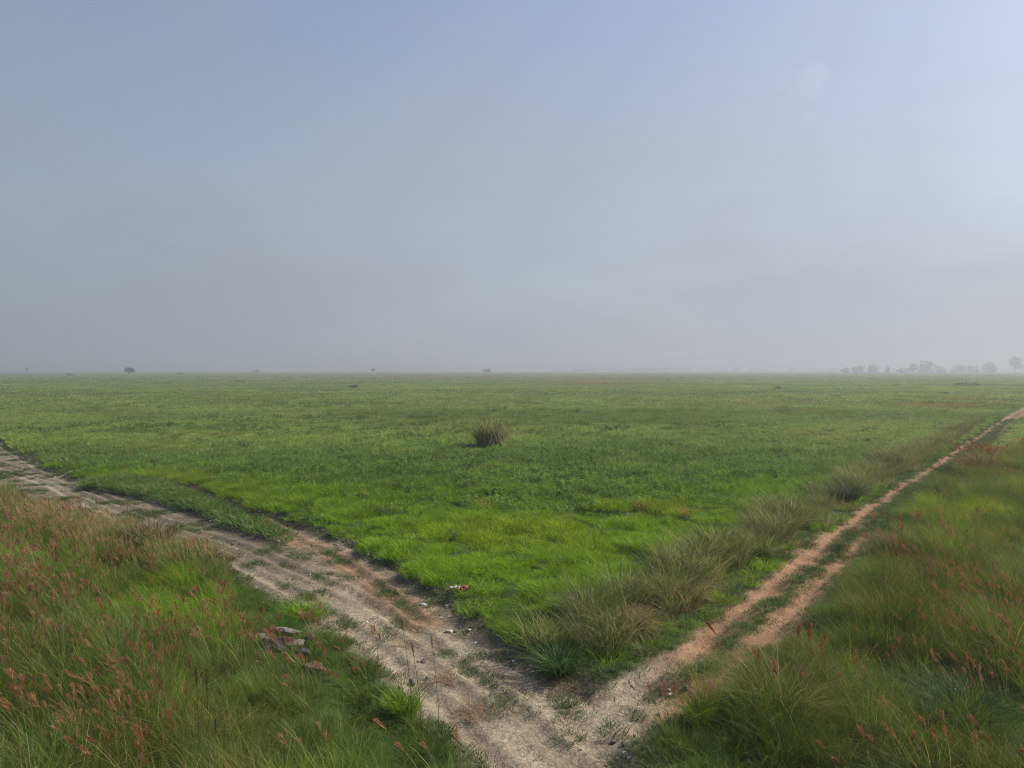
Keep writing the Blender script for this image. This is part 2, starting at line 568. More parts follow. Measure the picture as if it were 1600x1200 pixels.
def plumes(b, n, radius, h, wind, stem_col, plume_cols, plume_len=0.4, plume_w=0.09, hairs=46, hair_w=0.008, stem_w=0.01, lean=.12):
    r = b.r
    d, q, base = dome(r, n, radius)
    ln = h * r.uniform(.75, 1.15, n)
    rows = b.strips(base, d, ln, np.full(n, stem_w), lean * r.uniform(.2, 1.4, n), np.full(n, .08), np.full(n, .02),
                    np.tile(np.array(stem_col), (n, 1)) * r.uniform(.7, 1.3, (n, 1)), wind, 5, tip=0.6)
    tips = (rows[:, -1] + rows[:, -2]) / 2
    prev = (rows[:, -3] + rows[:, -4]) / 2
    axis_ = tips - prev; axis_ /= np.linalg.norm(axis_, axis=1)[:, None]
    for i in range(n):
        pl = plume_len * r.uniform(.7, 1.25)
        t = r.uniform(0, 1, hairs)
        p = tips[i] + axis_[i] * (t[:, None] - .25) * pl
        a = r.uniform(0, 2 * np.pi, hairs)
        o = np.stack([np.cos(a), np.sin(a), np.zeros(hairs)], 1)
        hl = plume_w * (0.35 + 1.0 * np.sin(np.pi * np.clip(t * .85 + .12, 0, 1))) * r.uniform(.7, 1.3, hairs)
        e = p + o * hl[:, None] * .55 + axis_[i] * hl[:, None] * 1.3 + np.array([wind[0], wind[1], 0]) * hl[:, None] * .6
        s = np.cross(e - p, r.normal(0, 1, (hairs, 3))); s /= np.linalg.norm(s, axis=1)[:, None] + 1e-9
        s *= hair_w
        V = np.stack([p - s * .5, p + s * .5, e + s * .35, e - s * .35], 1).reshape(-1, 3)
        b.f4.append(b.n + np.arange(hairs)[:, None] * 4 + np.arange(4)[None])
        c = palette(r, hairs, plume_cols, [1] * len(plume_cols), .15)
        b.v.append(V); b.c.append(np.repeat(c, 4, 0)); b.n += len(V)


def weed(seed, n_plants, radius, h, leaf, per=26, cols=None, name="weed_patch"):
    b = Blades(seed); r = b.r
    _, q, base = dome(r, n_plants, radius, .5)
    hh = h * r.uniform(.45, 1.3, n_plants)
    i = r.integers(0, n_plants, n_plants * per)
    t = r.uniform(.25, 1, len(i)) ** .7
    p = base[i] + np.stack([r.normal(0, .09, len(i)) * (1.4 - t), r.normal(0, .09, len(i)) * (1.4 - t), hh[i] * t], 1) * np.array([radius / .6, radius / .6, 1])
    b.leaves(p, leaf * r.uniform(.6, 1.4, len(i)), palette(r, len(i), cols, [1] * len(cols)))
    return b.mesh(name, MAT_GRASS)


def source(name, meshes):
    c = bpy.data.collections.new(name)
    for i, me in enumerate(meshes):
        c.objects.link(bpy.data.objects.new("%s_%02d" % (name, i), me))
    return c


def scatter(name, label, cat, src, x, y, z, yaw, scale, tint, tilt=0.0):
    """one object of ground cover: a point per tuft, instanced by geometry nodes"""
    n = len(x)
    me = bpy.data.meshes.new(name)
    me.vertices.add(n)
    me.vertices.foreach_set("co", np.stack([x, y, z], 1).astype(np.float32).ravel())
    def att(nm, typ, field, arr):
        a = me.attributes.new(nm, typ, 'POINT'); a.data.foreach_set(field, np.ascontiguousarray(arr).ravel())
    rot = np.zeros((n, 3), np.float32); rot[:, 2] = yaw
    if tilt:
        rot[:, 0] = rng.normal(0, tilt, n); rot[:, 1] = rng.normal(0, tilt, n)
    att("spin", 'FLOAT_VECTOR', 'vector', rot)
    sc = np.asarray(scale, np.float32)
    if sc.ndim == 1: sc = np.repeat(sc[:, None], 3, 1)
    att("size", 'FLOAT_VECTOR', 'vector', sc.astype(np.float32))
    c4 = np.ones((n, 4), np.float32); c4[:, :3] = tint
    att("tint", 'FLOAT_COLOR', 'color', c4)
    att("pick", 'INT', 'value', rng.integers(0, len(src.objects), n).astype(np.int32))
    me.update()
    o = link(name, me)
    g = bpy.data.node_groups.new(name + "_nodes", 'GeometryNodeTree')
    g.interface.new_socket("Geometry", in_out='INPUT', socket_type='NodeSocketGeometry')
    g.interface.new_socket("Geometry", in_out='OUTPUT', socket_type='NodeSocketGeometry')
    gi, go = g.nodes.new("NodeGroupInput"), g.nodes.new("NodeGroupOutput")
    ci = g.nodes.new("GeometryNodeCollectionInfo")
    ci.inputs['Collection'].default_value = src
    ci.inputs['Separate Children'].default_value = True
    ci.inputs['Reset Children'].default_value = True
    ip = g.nodes.new("GeometryNodeInstanceOnPoints")
    ip.inputs['Pick Instance'].default_value = True
    def named(nm, typ):
        q = g.nodes.new("GeometryNodeInputNamedAttribute"); q.data_type = typ
        q.inputs['Name'].default_value = nm
        return [s for s in q.outputs if s.enabled and s.name == 'Attribute'][0]
    e2r = g.nodes.new("FunctionNodeEulerToRotation")
    g.links.new(named("spin", 'FLOAT_VECTOR'), e2r.inputs[0])
    g.links.new(gi.outputs[0], ip.inputs['Points'])
    g.links.new(ci.outputs[0], ip.inputs['Instance'])
    g.links.new(named("pick", 'INT'), ip.inputs['Instance Index'])
    g.links.new(e2r.outputs[0], ip.inputs['Rotation'])
    g.links.new(named("size", 'FLOAT_VECTOR'), ip.inputs['Scale'])
    g.links.new(ip.outputs[0], go.inputs[0])
    md = o.modifiers.new("scatter", 'NODES'); md.node_group = g
    return tag(o, label, cat, kind="stuff")


def wedge(density, d0, d1, margin=4.0, slope=0.76):
    """random ground points between two distances inside a sector a little wider than the view"""
    area = 0.5 * (d1 ** 2 - d0 ** 2) * 2 * slope + 2 * margin * (d1 - d0)
    n = int(area * density)
    d = np.sqrt(rng.uniform(d0 ** 2, d1 ** 2, int(n * 1.05)))
    x = rng.uniform(-1, 1, len(d)) * (d * slope + margin)
    return x, d


GREEN_LUSH = [(.145, .25, .010), (.178, .285, .014), (.12, .21, .012), (.24, .26, .04)]
GREEN_MID = [(.125, .205, .03), (.10, .17, .028), (.165, .22, .05), (.24, .23, .09)]
GREEN_DULL = [(.115, .175, .028), (.15, .20, .035), (.085, .135, .025), (.28, .25, .10)]
OLIVE = [(.14, .15, .04), (.18, .165, .05), (.11, .11, .035), (.30, .23, .10)]
GREEN_GREY = [(.125, .165, .04), (.095, .13, .03), (.27, .235, .10), (.17, .20, .055)]
STRAW = [(.40, .30, .14), (.30, .21, .10), (.22, .15, .08), (.46, .37, .2)]
REDS = [(.28, .108, .052), (.235, .085, .042), (.33, .15, .08), (.20, .07, .036)]
WEEDS = [(.075, .135, .02), (.095, .165, .024), (.115, .19, .03), (.055, .10, .018)]

S_LUSH = source("lush", [tuft(s, 150, .42, .38, .0105, GREEN_LUSH, [4, 3, 3, 1], lean=.5, curl=.55, sag=.4) for s in range(5)])
S_MID = source("mid", [tuft(20 + s, 170, 1.2, .5, .045, GREEN_MID, [4, 3, 2, .6], lean=.35, curl=.45, sag=.35, levels=3) for s in range(5)])
S_FAR = source("far", [tuft(40 + s, 170, 3.2, .6, .14, GREEN_MID, [4, 3, 2, .6], lean=.3, curl=.4, sag=.3, levels=3, round_top=.2) for s in range(5)])
S_HORIZON = source("horizon", [tuft(60 + s, 170, 9.5, .9, .45, GREEN_MID, [4, 3, 2, .6], lean=.2, curl=.3, sag=.25, levels=3, round_top=.2) for s in range(4)])
S_WEED = source("weed", [weed(80 + s, 6, .55, .48, .085, 42, WEEDS) for s in range(5)])
S_WEEDFAR = source("weedfar", [weed(90 + s, 10, 1.5, .5, .2, 24, WEEDS) for s in range(4)])
S_SHORT = source("short", [tuft(100 + s, 70, .28, .17, .012, [(.05, .10, .02), (.07, .13, .025), (.10, .13, .04), (.25, .2, .1)], [4, 4, 2, 1],
                                lean=.6, curl=.5, sag=.4, levels=3) for s in range(4)])
WL = (-.30, 0.04)
S_TALL = source("tall", [tuft(120 + s, 120, .33, 1.2, .0075, GREEN_DULL, [4, 3, 3, 1.5], lean=.2, curl=.3, sag=.18, wind=WL, round_top=.25, hvar=.4, levels=5) for s in range(3)] +
    [tuft(127 + s, 110, .36, 1.15, .008, GREEN_DULL, [4, 3, 3, 1.8], lean=.4, curl=.9, sag=.65, wind=(-.1, 0), round_top=.2, hvar=.42, levels=6) for s in range(3)] +
    [tuft(133 + s, 100, .34, .95, .0075, OLIVE, [3, 3, 2, 3], lean=.7, curl=.4, sag=.5, wind=(-.15, .05), round_top=.2, hvar=.5, levels=5) for s in range(2)] +
    [tuft(136 + s, 110, .34, 1.05, .0085, GREEN_LUSH, [3, 3, 2, 2], lean=.3, curl=.5, sag=.3, wind=(-.15, 0), round_top=.2, hvar=.35, levels=5) for s in range(2)])
S_REED = source("reed", [tuft(140 + s, 90, .34, 1.15, .017, GREEN_GREY, [3, 2, 4.5, 3], lean=.32, curl=.5, sag=.3, round_top=.15, levels=5) for s in range(6)])
S_STRAW = source("straw", [tuft(160 + s, 60, .34, .9, .012, STRAW, [3, 3, 2, 2], lean=.5, curl=.7, sag=.55, round_top=.2, levels=5) for s in range(4)])


def plume_tuft(s):
    b = Blades(180 + s)
    tuft(0, 18, .25, 1.2, .011, GREEN_DULL, [3, 3, 2, 3], lean=.2, curl=.3, sag=.15, wind=WL, b=b, levels=5)
    plumes(b, 5, .5, 1.36, WL, (.25, .19, .08), REDS + [(.38, .24, .13)], plume_len=b.r.uniform(.16, .34), plume_w=b.r.uniform(.06, .10), hairs=56, hair_w=.006, stem_w=.006, lean=.25)
    return b.mesh("plume_tuft", MAT_GRASS)


S_PLUME = source("plume", [plume_tuft(s) for s in range(6)])


def straw_tip_tuft(s):
    b = Blades(200 + s)
    tuft(0, 60, .3, 1.0, .013, GREEN_DULL, [4, 3, 3, 3], lean=.2, curl=.3, sag=.15, wind=WL, b=b, levels=5)
    plumes(b, 9, .3, 1.2, WL, (.34, .26, .12), [(.42, .27, .13), (.36, .21, .1), (.46, .33, .17)], plume_len=.3, plume_w=.05, hairs=26)
    return b.mesh("straw_tip_tuft", MAT_GRASS)


S_TIP = source("tip", [straw_tip_tuft(s) for s in range(4)])


# ------------------------------------------------------------------ which grass grows where
def blob(u, v, cu, cv, ru, rv):
    return np.exp(-((u - cu) / ru) ** 2 - ((v - cv) / rv) ** 2)


def zones(x, y):
    L = layout(x, y)
    u, v = to_photo(x, y)
    bare = np.minimum(L['bare'], L['ruts'])
    clear = np.minimum(L['road'], np.where(L['mid'] < 1.25, -1, L['mid'] - 1.25))
    # left of the road = between the camera and the road's lower edge
    le = np.interp(x, LEFT_EDGE[::-1, 0], LEFT_EDGE[::-1, 1], left=60, right=0)
    left = (x < 1.0) & (y < le) & (L['road'] > 0)
    right = (L['side'] > 0) & (L['road'] > -.1) & ~left & (x > 0)
    meadow = ~left & ~right & (L['road'] > 0)
    strip = meadow & (L['side'] < 0) & (L['mid'] < 5.2) & (y > 18) & (x > 0)
    return dict(L=L, u=u, v=v, bare=bare, clear=clear, left=left, right=right, meadow=meadow, strip=strip)


def meadow_tint(x, y, u, v):
    n = len(x)
    t = np.ones((n, 3))
    big = fbm(x, y, 14, 201); fine = noise(x, y, 2.2, 203); streak = fbm(x * .35, y, 22, 205)
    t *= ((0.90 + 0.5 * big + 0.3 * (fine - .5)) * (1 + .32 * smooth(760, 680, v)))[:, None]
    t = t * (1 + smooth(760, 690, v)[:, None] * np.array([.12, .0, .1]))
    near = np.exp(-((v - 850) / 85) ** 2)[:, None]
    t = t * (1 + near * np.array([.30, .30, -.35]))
    dark = (smooth(.52, .68, streak) * smooth(900, 700, v))[:, None]
    t = t * (1 - dark * np.array([.22, .18, .14]))
    dry = (smooth(.56, .75, fbm(x, y, 9, 207)) * .25)[:, None]
    t = t * (1 + dry * np.array([.8, .1, .5]))
    rd = np.clip(blob(u, v, 1470, 632, 75, 9) + 1.0 * blob(u, v, 960, 598, 90, 5) + .9 * blob(u, v, 760, 588, 380, 6) + .5 * blob(u, v, 1350, 695, 50, 10)
                 + .4 * blob(u, v, 1000, 800, 90, 12) + .3 * blob(u, v, 1130, 630, 120, 7), 0, 1)
    rd = (rd * smooth(.38, .62, fbm(x, y * .6, 11, 209, 4)))[:, None]
    t = t * (1 - rd) + t * np.array([1.45, .72, 1.3]) * rd
    return t


# meadow, close to the camera
x, y = wedge(6.5, 14, 62)
Z = zones(x, y)
wz = np.clip(blob(Z['u'], Z['v'], 900, 745, 260, 45) + .35 * blob(Z['u'], Z['v'], 500, 730, 300, 30), 0, 1)
is_weed = (rng.uniform(0, 1, len(x)) < wz * .85 * smooth(.3, .6, fbm(x, y, 4, 219) + .12))
keep = Z['meadow'] & (Z['clear'] > .05) & ~is_weed & (y + rng.normal(0, 4, len(x)) < 58) & ~(Z['strip'] & (rng.uniform(0, 1, len(x)) < .85))
lump = .7 * noise(x, y, 1.15, 211) + .3 * noise(x, y, .55, 212)
sc = (0.38 + 1.25 * smooth(.22, .8, lump)) * rng.uniform(.8, 1.2, len(x))
keep &= rng.uniform(0, 1, len(x)) < .9 + .1 * smooth(.25, .5, lump)
xx, yy = x[keep], y[keep]
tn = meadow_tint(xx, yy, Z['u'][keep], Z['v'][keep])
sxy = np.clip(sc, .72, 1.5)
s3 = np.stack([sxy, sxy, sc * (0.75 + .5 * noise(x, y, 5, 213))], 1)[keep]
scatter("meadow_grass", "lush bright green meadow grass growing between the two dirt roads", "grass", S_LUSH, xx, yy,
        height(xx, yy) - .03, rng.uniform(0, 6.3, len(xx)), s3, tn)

# leafy weeds in the middle of the meadow
x2, y2 = wedge(3.2, 28, 80)
Zw = zones(x2, y2)
wz = np.clip(1.3 * blob(Zw['u'], Zw['v'], 900, 735, 300, 52) + .4 * blob(Zw['u'], Zw['v'], 480, 730, 300, 30), 0, 1) * smooth(.3, .6, fbm(x2, y2, 4, 219) + .12)
keepw = Zw['meadow'] & (Zw['clear'] > .4) & ~Zw['strip'] & (rng.uniform(0, 1, len(x2)) < wz)
xx, yy = x2[keepw], y2[keepw]
sc = rng.uniform(.7, 1.25, len(xx))
x3, y3 = wedge(.16, 58, 190)
Z3 = zones(x3, y3)
scatter("leafy_weeds", "darker patch of low leafy weeds in the middle of the meadow", "weeds", S_WEED, xx, yy, height(xx, yy) - .02,
        rng.uniform(0, 6.3, len(xx)), sc, (1.25 + .65 * fbm(xx, yy, 6, 221)[:, None]) * rng.uniform(.65, 1.5, (len(xx), 1)) * np.ones(3))
k3 = Z3['meadow'] & (Z3['clear'] > 2) & (rng.uniform(0, 1, len(x3)) < smooth(.5, .7, fbm(x3 * .5, y3, 24, 223)) * .7)
xx, yy = x3[k3], y3[k3]
scatter("scattered_weeds", "dark low weeds scattered through the far green meadow", "weeds", S_WEEDFAR, xx, yy, height(xx, yy) - .02,
        rng.uniform(0, 6.3, len(xx)), rng.uniform(.6, 1.2, len(xx)), .9 + .4 * fbm(xx, yy, 16, 225)[:, None] * np.ones(3))

# meadow and plain farther off
x, y = wedge(1.25, 48, 215, 8)
Z = zones(x, y)
jit = rng.normal(0, 5, len(x))
keep = (Z['L']['road'] > .9) & (Z['L']['mid'] > 2.2) & (y + jit > 57) & (rng.uniform(0, 1, len(x)) < smooth(212, 120, y) + .1)
xx, yy = x[keep], y[keep]
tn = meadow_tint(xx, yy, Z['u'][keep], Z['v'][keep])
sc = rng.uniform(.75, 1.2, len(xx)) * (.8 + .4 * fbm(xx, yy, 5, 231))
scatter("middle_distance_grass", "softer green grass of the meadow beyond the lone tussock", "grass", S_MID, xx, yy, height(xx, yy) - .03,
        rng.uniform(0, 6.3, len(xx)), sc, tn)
x, y = wedge(.16, 125, 560, 15)
jit = rng.normal(0, 15, len(x))
L_ = layout(x, y)
keep = (rng.uniform(0, 1, len(x)) < smooth(130, 200, y)) & (y + jit * 3 < 520) & (L_['mid'] > 4)
xx, yy = x[keep], y[keep]
u, v = to_photo(xx, yy)
scatter("far_plain_grass", "hazy pale green grass of the plain below the horizon", "grass", S_FAR, xx, yy, height(xx, yy) - .03,
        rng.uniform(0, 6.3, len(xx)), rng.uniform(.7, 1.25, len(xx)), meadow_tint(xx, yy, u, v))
x, y = wedge(.012, 480, 2200, 30)
xx, yy = x, y
u, v = to_photo(xx, yy)
scatter("horizon_grass", "grey green grass fading into haze at the horizon", "grass", S_HORIZON, xx, yy, height(xx, yy) - .05,
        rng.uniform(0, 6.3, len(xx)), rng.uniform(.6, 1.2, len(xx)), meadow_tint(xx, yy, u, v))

# taller darker and paler tufts standing out of the meadow
x, y = wedge(.26, 24, 300, 6)
Z = zones(x, y)
brn = np.clip(blob(Z['u'], Z['v'], 990, 800, 130, 22) + .8 * blob(Z['u'], Z['v'], 765, 800, 45, 14) + .7 * blob(Z['u'], Z['v'], 660, 830, 50, 20) + .6 * blob(Z['u'], Z['v'], 1230, 745, 110, 14), 0, 1)
keep = (Z['meadow'] & (Z['clear'] > 1) | (y > 90)) & (Z['L']['mid'] > 3) & (rng.uniform(0, 1, len(x)) < np.maximum(.75 * smooth(.35, .62, fbm(x, y, 13, 233)) * smooth(330, 60, y), brn))
xx, yy = x[keep], y[keep]
tn = np.array([(.85, .95, .6), (1.35, 1.25, .9), (.6, .72, .5), (1.5, 1.1, .9)])[rng.choice(4, len(xx), p=[.37, .2, .38, .05])]
tn = np.where((rng.uniform(0, 1, len(xx)) < brn[keep] * .6)[:, None], np.array([1.7, .9, .9]), tn)
scatter("meadow_tufts", "taller loose tufts standing out of the even meadow", "grass", S_REED, xx, yy, height(xx, yy) - .03,
        rng.uniform(0, 6.3, len(xx)), rng.uniform(.25, .62, len(xx))[:, None] * np.stack([1 + yy / 110, 1 + yy / 110, 1 + yy / 400], 1), tn)

# tall grass in the foreground, left and right
x, y = wedge(8.5, 9, 75, 3)
Z = zones(x, y)
u, v = Z['u'], Z['v']
lime = np.clip(blob(u, v, 330, 945, 150, 60) + .8 * blob(u, v, 60, 880, 130, 40) + .5 * blob(u, v, 620, 1120, 60, 50), 0, 1)
edge_l = smooth(3.0, 1.0, Z['L']['road'] + 1.2 * (fbm(x, y, 2.4, 245) - .5))
kl = Z['left'] & (Z['clear'] > .25)
hh = 0.80 + .60 * (fbm(x, y, 1.7, 241, 2) - .5) * 2
hh = hh * (1 - .72 * np.clip(blob(u, v, 445, 1050, 85, 48) + blob(u, v, 545, 1132, 62, 36), 0, 1))
lime = lime * (1 - .8 * edge_l)
hh = hh * (1 - .42 * lime) * (1 - .72 * edge_l * smooth(300, 400, u))
hole = np.clip(blob(u, v, 545, 1085, 50, 34) + blob(u, v, 440, 1012, 50, 22) + .9 * blob(u, v, 490, 1055, 25, 14), 0, 1)
kl &= rng.uniform(0, 1, len(x)) > hole * 1.6
tl = np.ones((len(x), 3)) * (.75 + .5 * fbm(x, y, 4, 243)[:, None]) * rng.uniform(.75, 1.25, (len(x), 1))
tl = tl * np.where(rng.uniform(0, 1, (len(x), 1)) < .10, np.array([1.8, 1.3, 1.6]), 1.0)
tl = tl * np.array([.95, 1.0, .8]) * (.64 + .72 * fbm(x, y, 1.5, 247, 2))[:, None]
tl = tl * (1 + lime[:, None] * np.array([.5, .75, -.45]))
tl = tl * (1 - (edge_l * smooth(300, 400, u))[:, None] * np.array([.35, .15, .1]))
hh = np.clip(hh, .25, 1.6)
kk = kl & (rng.uniform(0, 1, len(x)) < .35 + .65 * smooth(.32, .5, fbm(x, y, 1.7, 241, 2)))
scatter("tall_grass", "tall green and straw coloured grass filling the left foreground", "grass", S_TALL, x[kk], y[kk],
        height(x[kk], y[kk]) - .03, rng.normal(0, .9, kk.sum()), np.stack([hh * .7 + .2, hh * .7 + .2, hh], 1)[kk], tl[kk])
kr = Z['right'] & (Z['clear'] > .15) & (y + rng.normal(0, 4, len(x)) < 70)
lr = fbm(x, y, 1.9, 251, 2)
hr = 0.78 + .68 * (lr - .5) * 2
hr = hr * (1 - .68 * smooth(2.0, .2, Z['L']['mid'] - 1.2) * smooth(20, 22, y) * smooth(42, 34, y))
limer = smooth(.48, .68, fbm(x, y, 6, 253))
hr = hr * (1 - .25 * limer)
tr_ = np.ones((len(x), 3)) * (.75 + .45 * fbm(x, y, 4, 255)[:, None]) * rng.uniform(.7, 1.3, (len(x), 1))
tr_ = tr_ * (.45 + .75 * fbm(x, y, 1.4, 257, 2))[:, None] * np.array([1.08, 1.1, .85])
tr_ = tr_ * np.where(rng.uniform(0, 1, (len(x), 1)) < .13, np.array([1.9, 1.35, 1.7]), 1.0)
tr_ = tr_ * (1 + limer[:, None] * np.array([.45, .5, -.3]))
hr = np.clip(hr, .25, 1.6)
kk = kr & (rng.uniform(0, 1, len(x)) < .12 + .8 * smooth(.34, .5, lr))
scatter("rough_grass", "rough tall grass filling the ground right of the narrow track", "grass", S_TALL, x[kk], y[kk],
        height(x[kk], y[kk]) - .03, rng.normal(0, 1.3, kk.sum()), np.stack([hr * .6 + .28, hr * .6 + .28, hr], 1)[kk], tr_[kk])

# low undergrowth between the tall tufts
x, y = wedge(3.5, 9, 62, 3)
Z = zones(x, y)
u, v = Z['u'], Z['v']
keep = ((Z['left'] & (Z['clear'] > .3)) | (Z['right'] & (Z['L']['mid'] > 1.6))) & (blob(u, v, 545, 1085, 50, 34) + blob(u, v, 440, 1008, 45, 18) < .4)
xx, yy = x[keep], y[keep]
scatter("undergrowth", "low tangled undergrowth between the taller foreground grasses", "grass", S_LUSH, xx, yy, height(xx, yy) - .03,
        rng.uniform(0, 6.3, len(xx)), rng.uniform(.6, 1.15, len(xx)), np.array([.72, .68, 1.5]) * rng.uniform(.55, 1.2, (len(xx), 1)))

# red plumed grass among it
x, y = wedge(3.0, 9, 80, 3)
Z = zones(x, y)
u, v = Z['u'], Z['v']
pl = np.clip(1.25 * blob(u, v, 110, 1110, 330, 130) + .7 * blob(u, v, 30, 900, 90, 60) + .5 * blob(u, v, 480, 1090, 90, 40) + .3 * blob(u, v, 150, 980, 160, 60), 0, 1)
pl = pl * smooth(.4, .66, fbm(x, y, 2.0, 261) + .05)
k1 = Z['left'] & (Z['clear'] > .4) & (rng.uniform(0, 1, len(x)) < np.clip(pl * 1.25, 0, .9))
scatter("red_plumed_grass", "reddish brown feathery seed plumes leaning left over the left foreground grass", "grass", S_PLUME, x[k1], y[k1],
        height(x[k1], y[k1]) - .03, rng.normal(0, .45, k1.sum()), rng.uniform(.62, 1.0, k1.sum()), rng.uniform(.7, 1.3, (k1.sum(), 1)) * np.array([(1.1, 1.1, 1.1), (1.2, 1.4, 1.4), (.9, .85, .85)])[rng.integers(0, 3, k1.sum())])
pr = np.clip(.75 * blob(u, v, 1560, 1010, 130, 90) + .55 * blob(u, v, 1450, 1150, 240, 120) + .5 * blob(u, v, 1400, 900, 160, 40) + .7 * blob(u, v, 1540, 725, 55, 28) + .35 * blob(u, v, 1340, 860, 60, 30), 0, 1)
pr = pr * smooth(.36, .62, fbm(x, y, 2.2, 263) + .03)
k2 = Z['right'] & (Z['clear'] > .3) & (rng.uniform(0, 1, len(x)) < np.clip(pr * 1.1, 0, .9))
scatter("pink_plumed_grass", "pinkish red seed plumes dotted through the rough grass on the right", "grass", S_PLUME, x[k2], y[k2],
        height(x[k2], y[k2]) - .03, rng.normal(0, .6, k2.sum()), rng.uniform(.6, .9, k2.sum()), np.ones((k2.sum(), 3)) * rng.uniform(.75, 1.25, (k2.sum(), 1)))

# straw tipped fringe along the road's near edge at the far left
x, y = wedge(5, 28, 66, 4)
Z = zones(x, y)
k1 = Z['left'] & (Z['L']['road'] < 3.2) & (Z['L']['road'] > .2) & (Z['u'] < 350) & (rng.uniform(0, 1, len(x)) < .8)
scatter("straw_tipped_grass", "orange tan tipped grass fringing the near side of the left road", "grass", S_TIP, x[k1], y[k1],
        height(x[k1], y[k1]) - .03, rng.normal(0, .5, k1.sum()), rng.uniform(.55, .88, k1.sum()), np.ones((k1.sum(), 3)) * rng.uniform(.8, 1.2, (k1.sum(), 1)))

# grey green reeds between the meadow and the track
x, y = wedge(4.5, 18, 110, 3)
Z = zones(x, y)
off = Z['L']['mid'] - (1.9 + .8 * fbm(x, y, 3, 271))
k1 = Z['strip'] & (off > 0) & (rng.uniform(0, 1, len(x)) < smooth(5.2, 3.4, Z['L']['mid']) * (.15 + .8 * smooth(.38, .56, fbm(x, y, 1.8, 275, 2)))) & (Z['clear'] > .3)
k1 &= (y < 95) | (rng.uniform(0, 1, len(x)) < .4)
hs = np.clip(.3 + 1.25 * fbm(x, y, 1.8, 275, 2), .35, 1.3)
scatter("reed_grass", "grey green reedy grass along the meadow side of the track", "grass", S_REED, x[k1], y[k1], height(x[k1], y[k1]) - .03,
        rng.uniform(0, 6.3, k1.sum()), np.stack([hs, hs, hs], 1)[k1], np.ones((k1.sum(), 3)) * (.75 + .62 * fbm(x, y, 1.8, 277)[k1][:, None]) * rng.uniform(.75, 1.3, (k1.sum(), 1)))
k2 = Z['strip'] & (off > -.9) & (off < 1.2) & (rng.uniform(0, 1, len(x)) < .3 * smooth(.4, .6, fbm(x, y, 2, 279)) * (y < 60))
scatter("collapsed_straw", "collapsed dry straw lying along the foot of the reeds", "straw", S_STRAW, x[k2], y[k2], height(x[k2], y[k2]) - .02,
        rng.uniform(0, 6.3, k2.sum()), rng.uniform(.5, .95, k2.sum()), np.ones((k2.sum(), 3)) * rng.uniform(.7, 1.1, (k2.sum(), 1)), tilt=.25)

# rough tufty verge between the two branches of the left road
x, y = wedge(7, 38, 62, 3)
L = layout(x, y)
keep = L['island'] < -.05
xx, yy = x[keep], y[keep]
g1 = fbm(xx, yy, 2.2, 295, 2)
scatter("verge_grass", "rough tufty grass strip between the two branches of the left road", "grass", S_LUSH, xx, yy, height(xx, yy) - .03,
        rng.uniform(0, 6.3, len(xx)), (.28 + .9 * smooth(.3, .7, g1)) * rng.uniform(.7, 1.2, len(xx)),
        np.array([.9, .8, 1.6]) * rng.uniform(.6, 1.25, (len(xx), 1)))

# short turf: edges of the roads, between the ruts, on the island and in patches of the left road
x, y = wedge(12, 12, 120, 3)
Z = zones(x, y)
L = Z['L']
pit = blob(Z['u'], Z['v'], 546, 1086, 40, 24) > .35
edge = (L['road'] > -.35 - .9 * (fbm(x, y, 1.6, 281) - .45)) & (L['road'] < .9)
track = (L['mid'] < 2.0) & (L['ruts'] > .02) & (L['road'] > -.2)
midt = (L['mid'] < .6) & track
isl = L['island'] < .1
patch = (L['bare'] < 0) & (L['ruts'] > 0.1) & (fbm(x, y, 1.4, 283) + .05 * smooth(560, 400, Z['u']) - .07 * np.exp(-(line_dist(x, y, PALE_RUT) / .7) ** 2) > .61)
pt = np.zeros(len(x))
for (a_, b_, c_, d_) in ((470, 860, 20, 6), (506, 888, 22, 8), (395, 872, 16, 5), (450, 900, 14, 5), (485, 918, 26, 8), (532, 947, 26, 9), (572, 970, 18, 8),
                         (360, 858, 18, 5), (597, 905, 9, 14), (300, 815, 40, 6), (420, 850, 22, 5), (230, 795, 40, 6), (640, 1062, 16, 10)):
    pt = np.maximum(pt, blob(Z['u'], Z['v'], a_, b_, c_, d_))
patch |= (pt * (.5 + fbm(x, y, .9, 287)) > .36) & (L['ruts'] > .1)
junction = np.maximum(blob(Z['u'], Z['v'], 978, 1108, 36, 20), blob(Z['u'], Z['v'], 962, 1178, 55, 24)) * (.5 + fbm(x, y, .8, 289)) > .52
keep = (edge & (L['ruts'] > .05)) | track | isl | patch | junction
keep &= rng.uniform(0, 1, len(x)) < np.where(patch, .7, .9)
keep &= (L['ruts'] > 0) & ~pit
xx, yy = x[keep], y[keep]
sc = rng.uniform(.55, 1.3, len(xx)) * np.where(isl[keep], 2.3, 1) * np.where(midt[keep], 1.1, 1) * np.where(patch[keep], 1.15, 1)
scatter("short_turf", "short dark green turf on the road edges and between the ruts", "grass", S_SHORT, xx, yy, height(xx, yy) - .015,
        rng.uniform(0, 6.3, len(xx)), sc, np.where(isl[keep], 1.6, 1.0)[:, None] * np.ones((len(xx), 3)) * (.75 + .6 * fbm(xx, yy, 2, 285)[:, None]))

# ------------------------------------------------------------------ single things
def spot(px, py):
    x, y = ground_at(px, py)
    return x, y, ground_z(x, y)


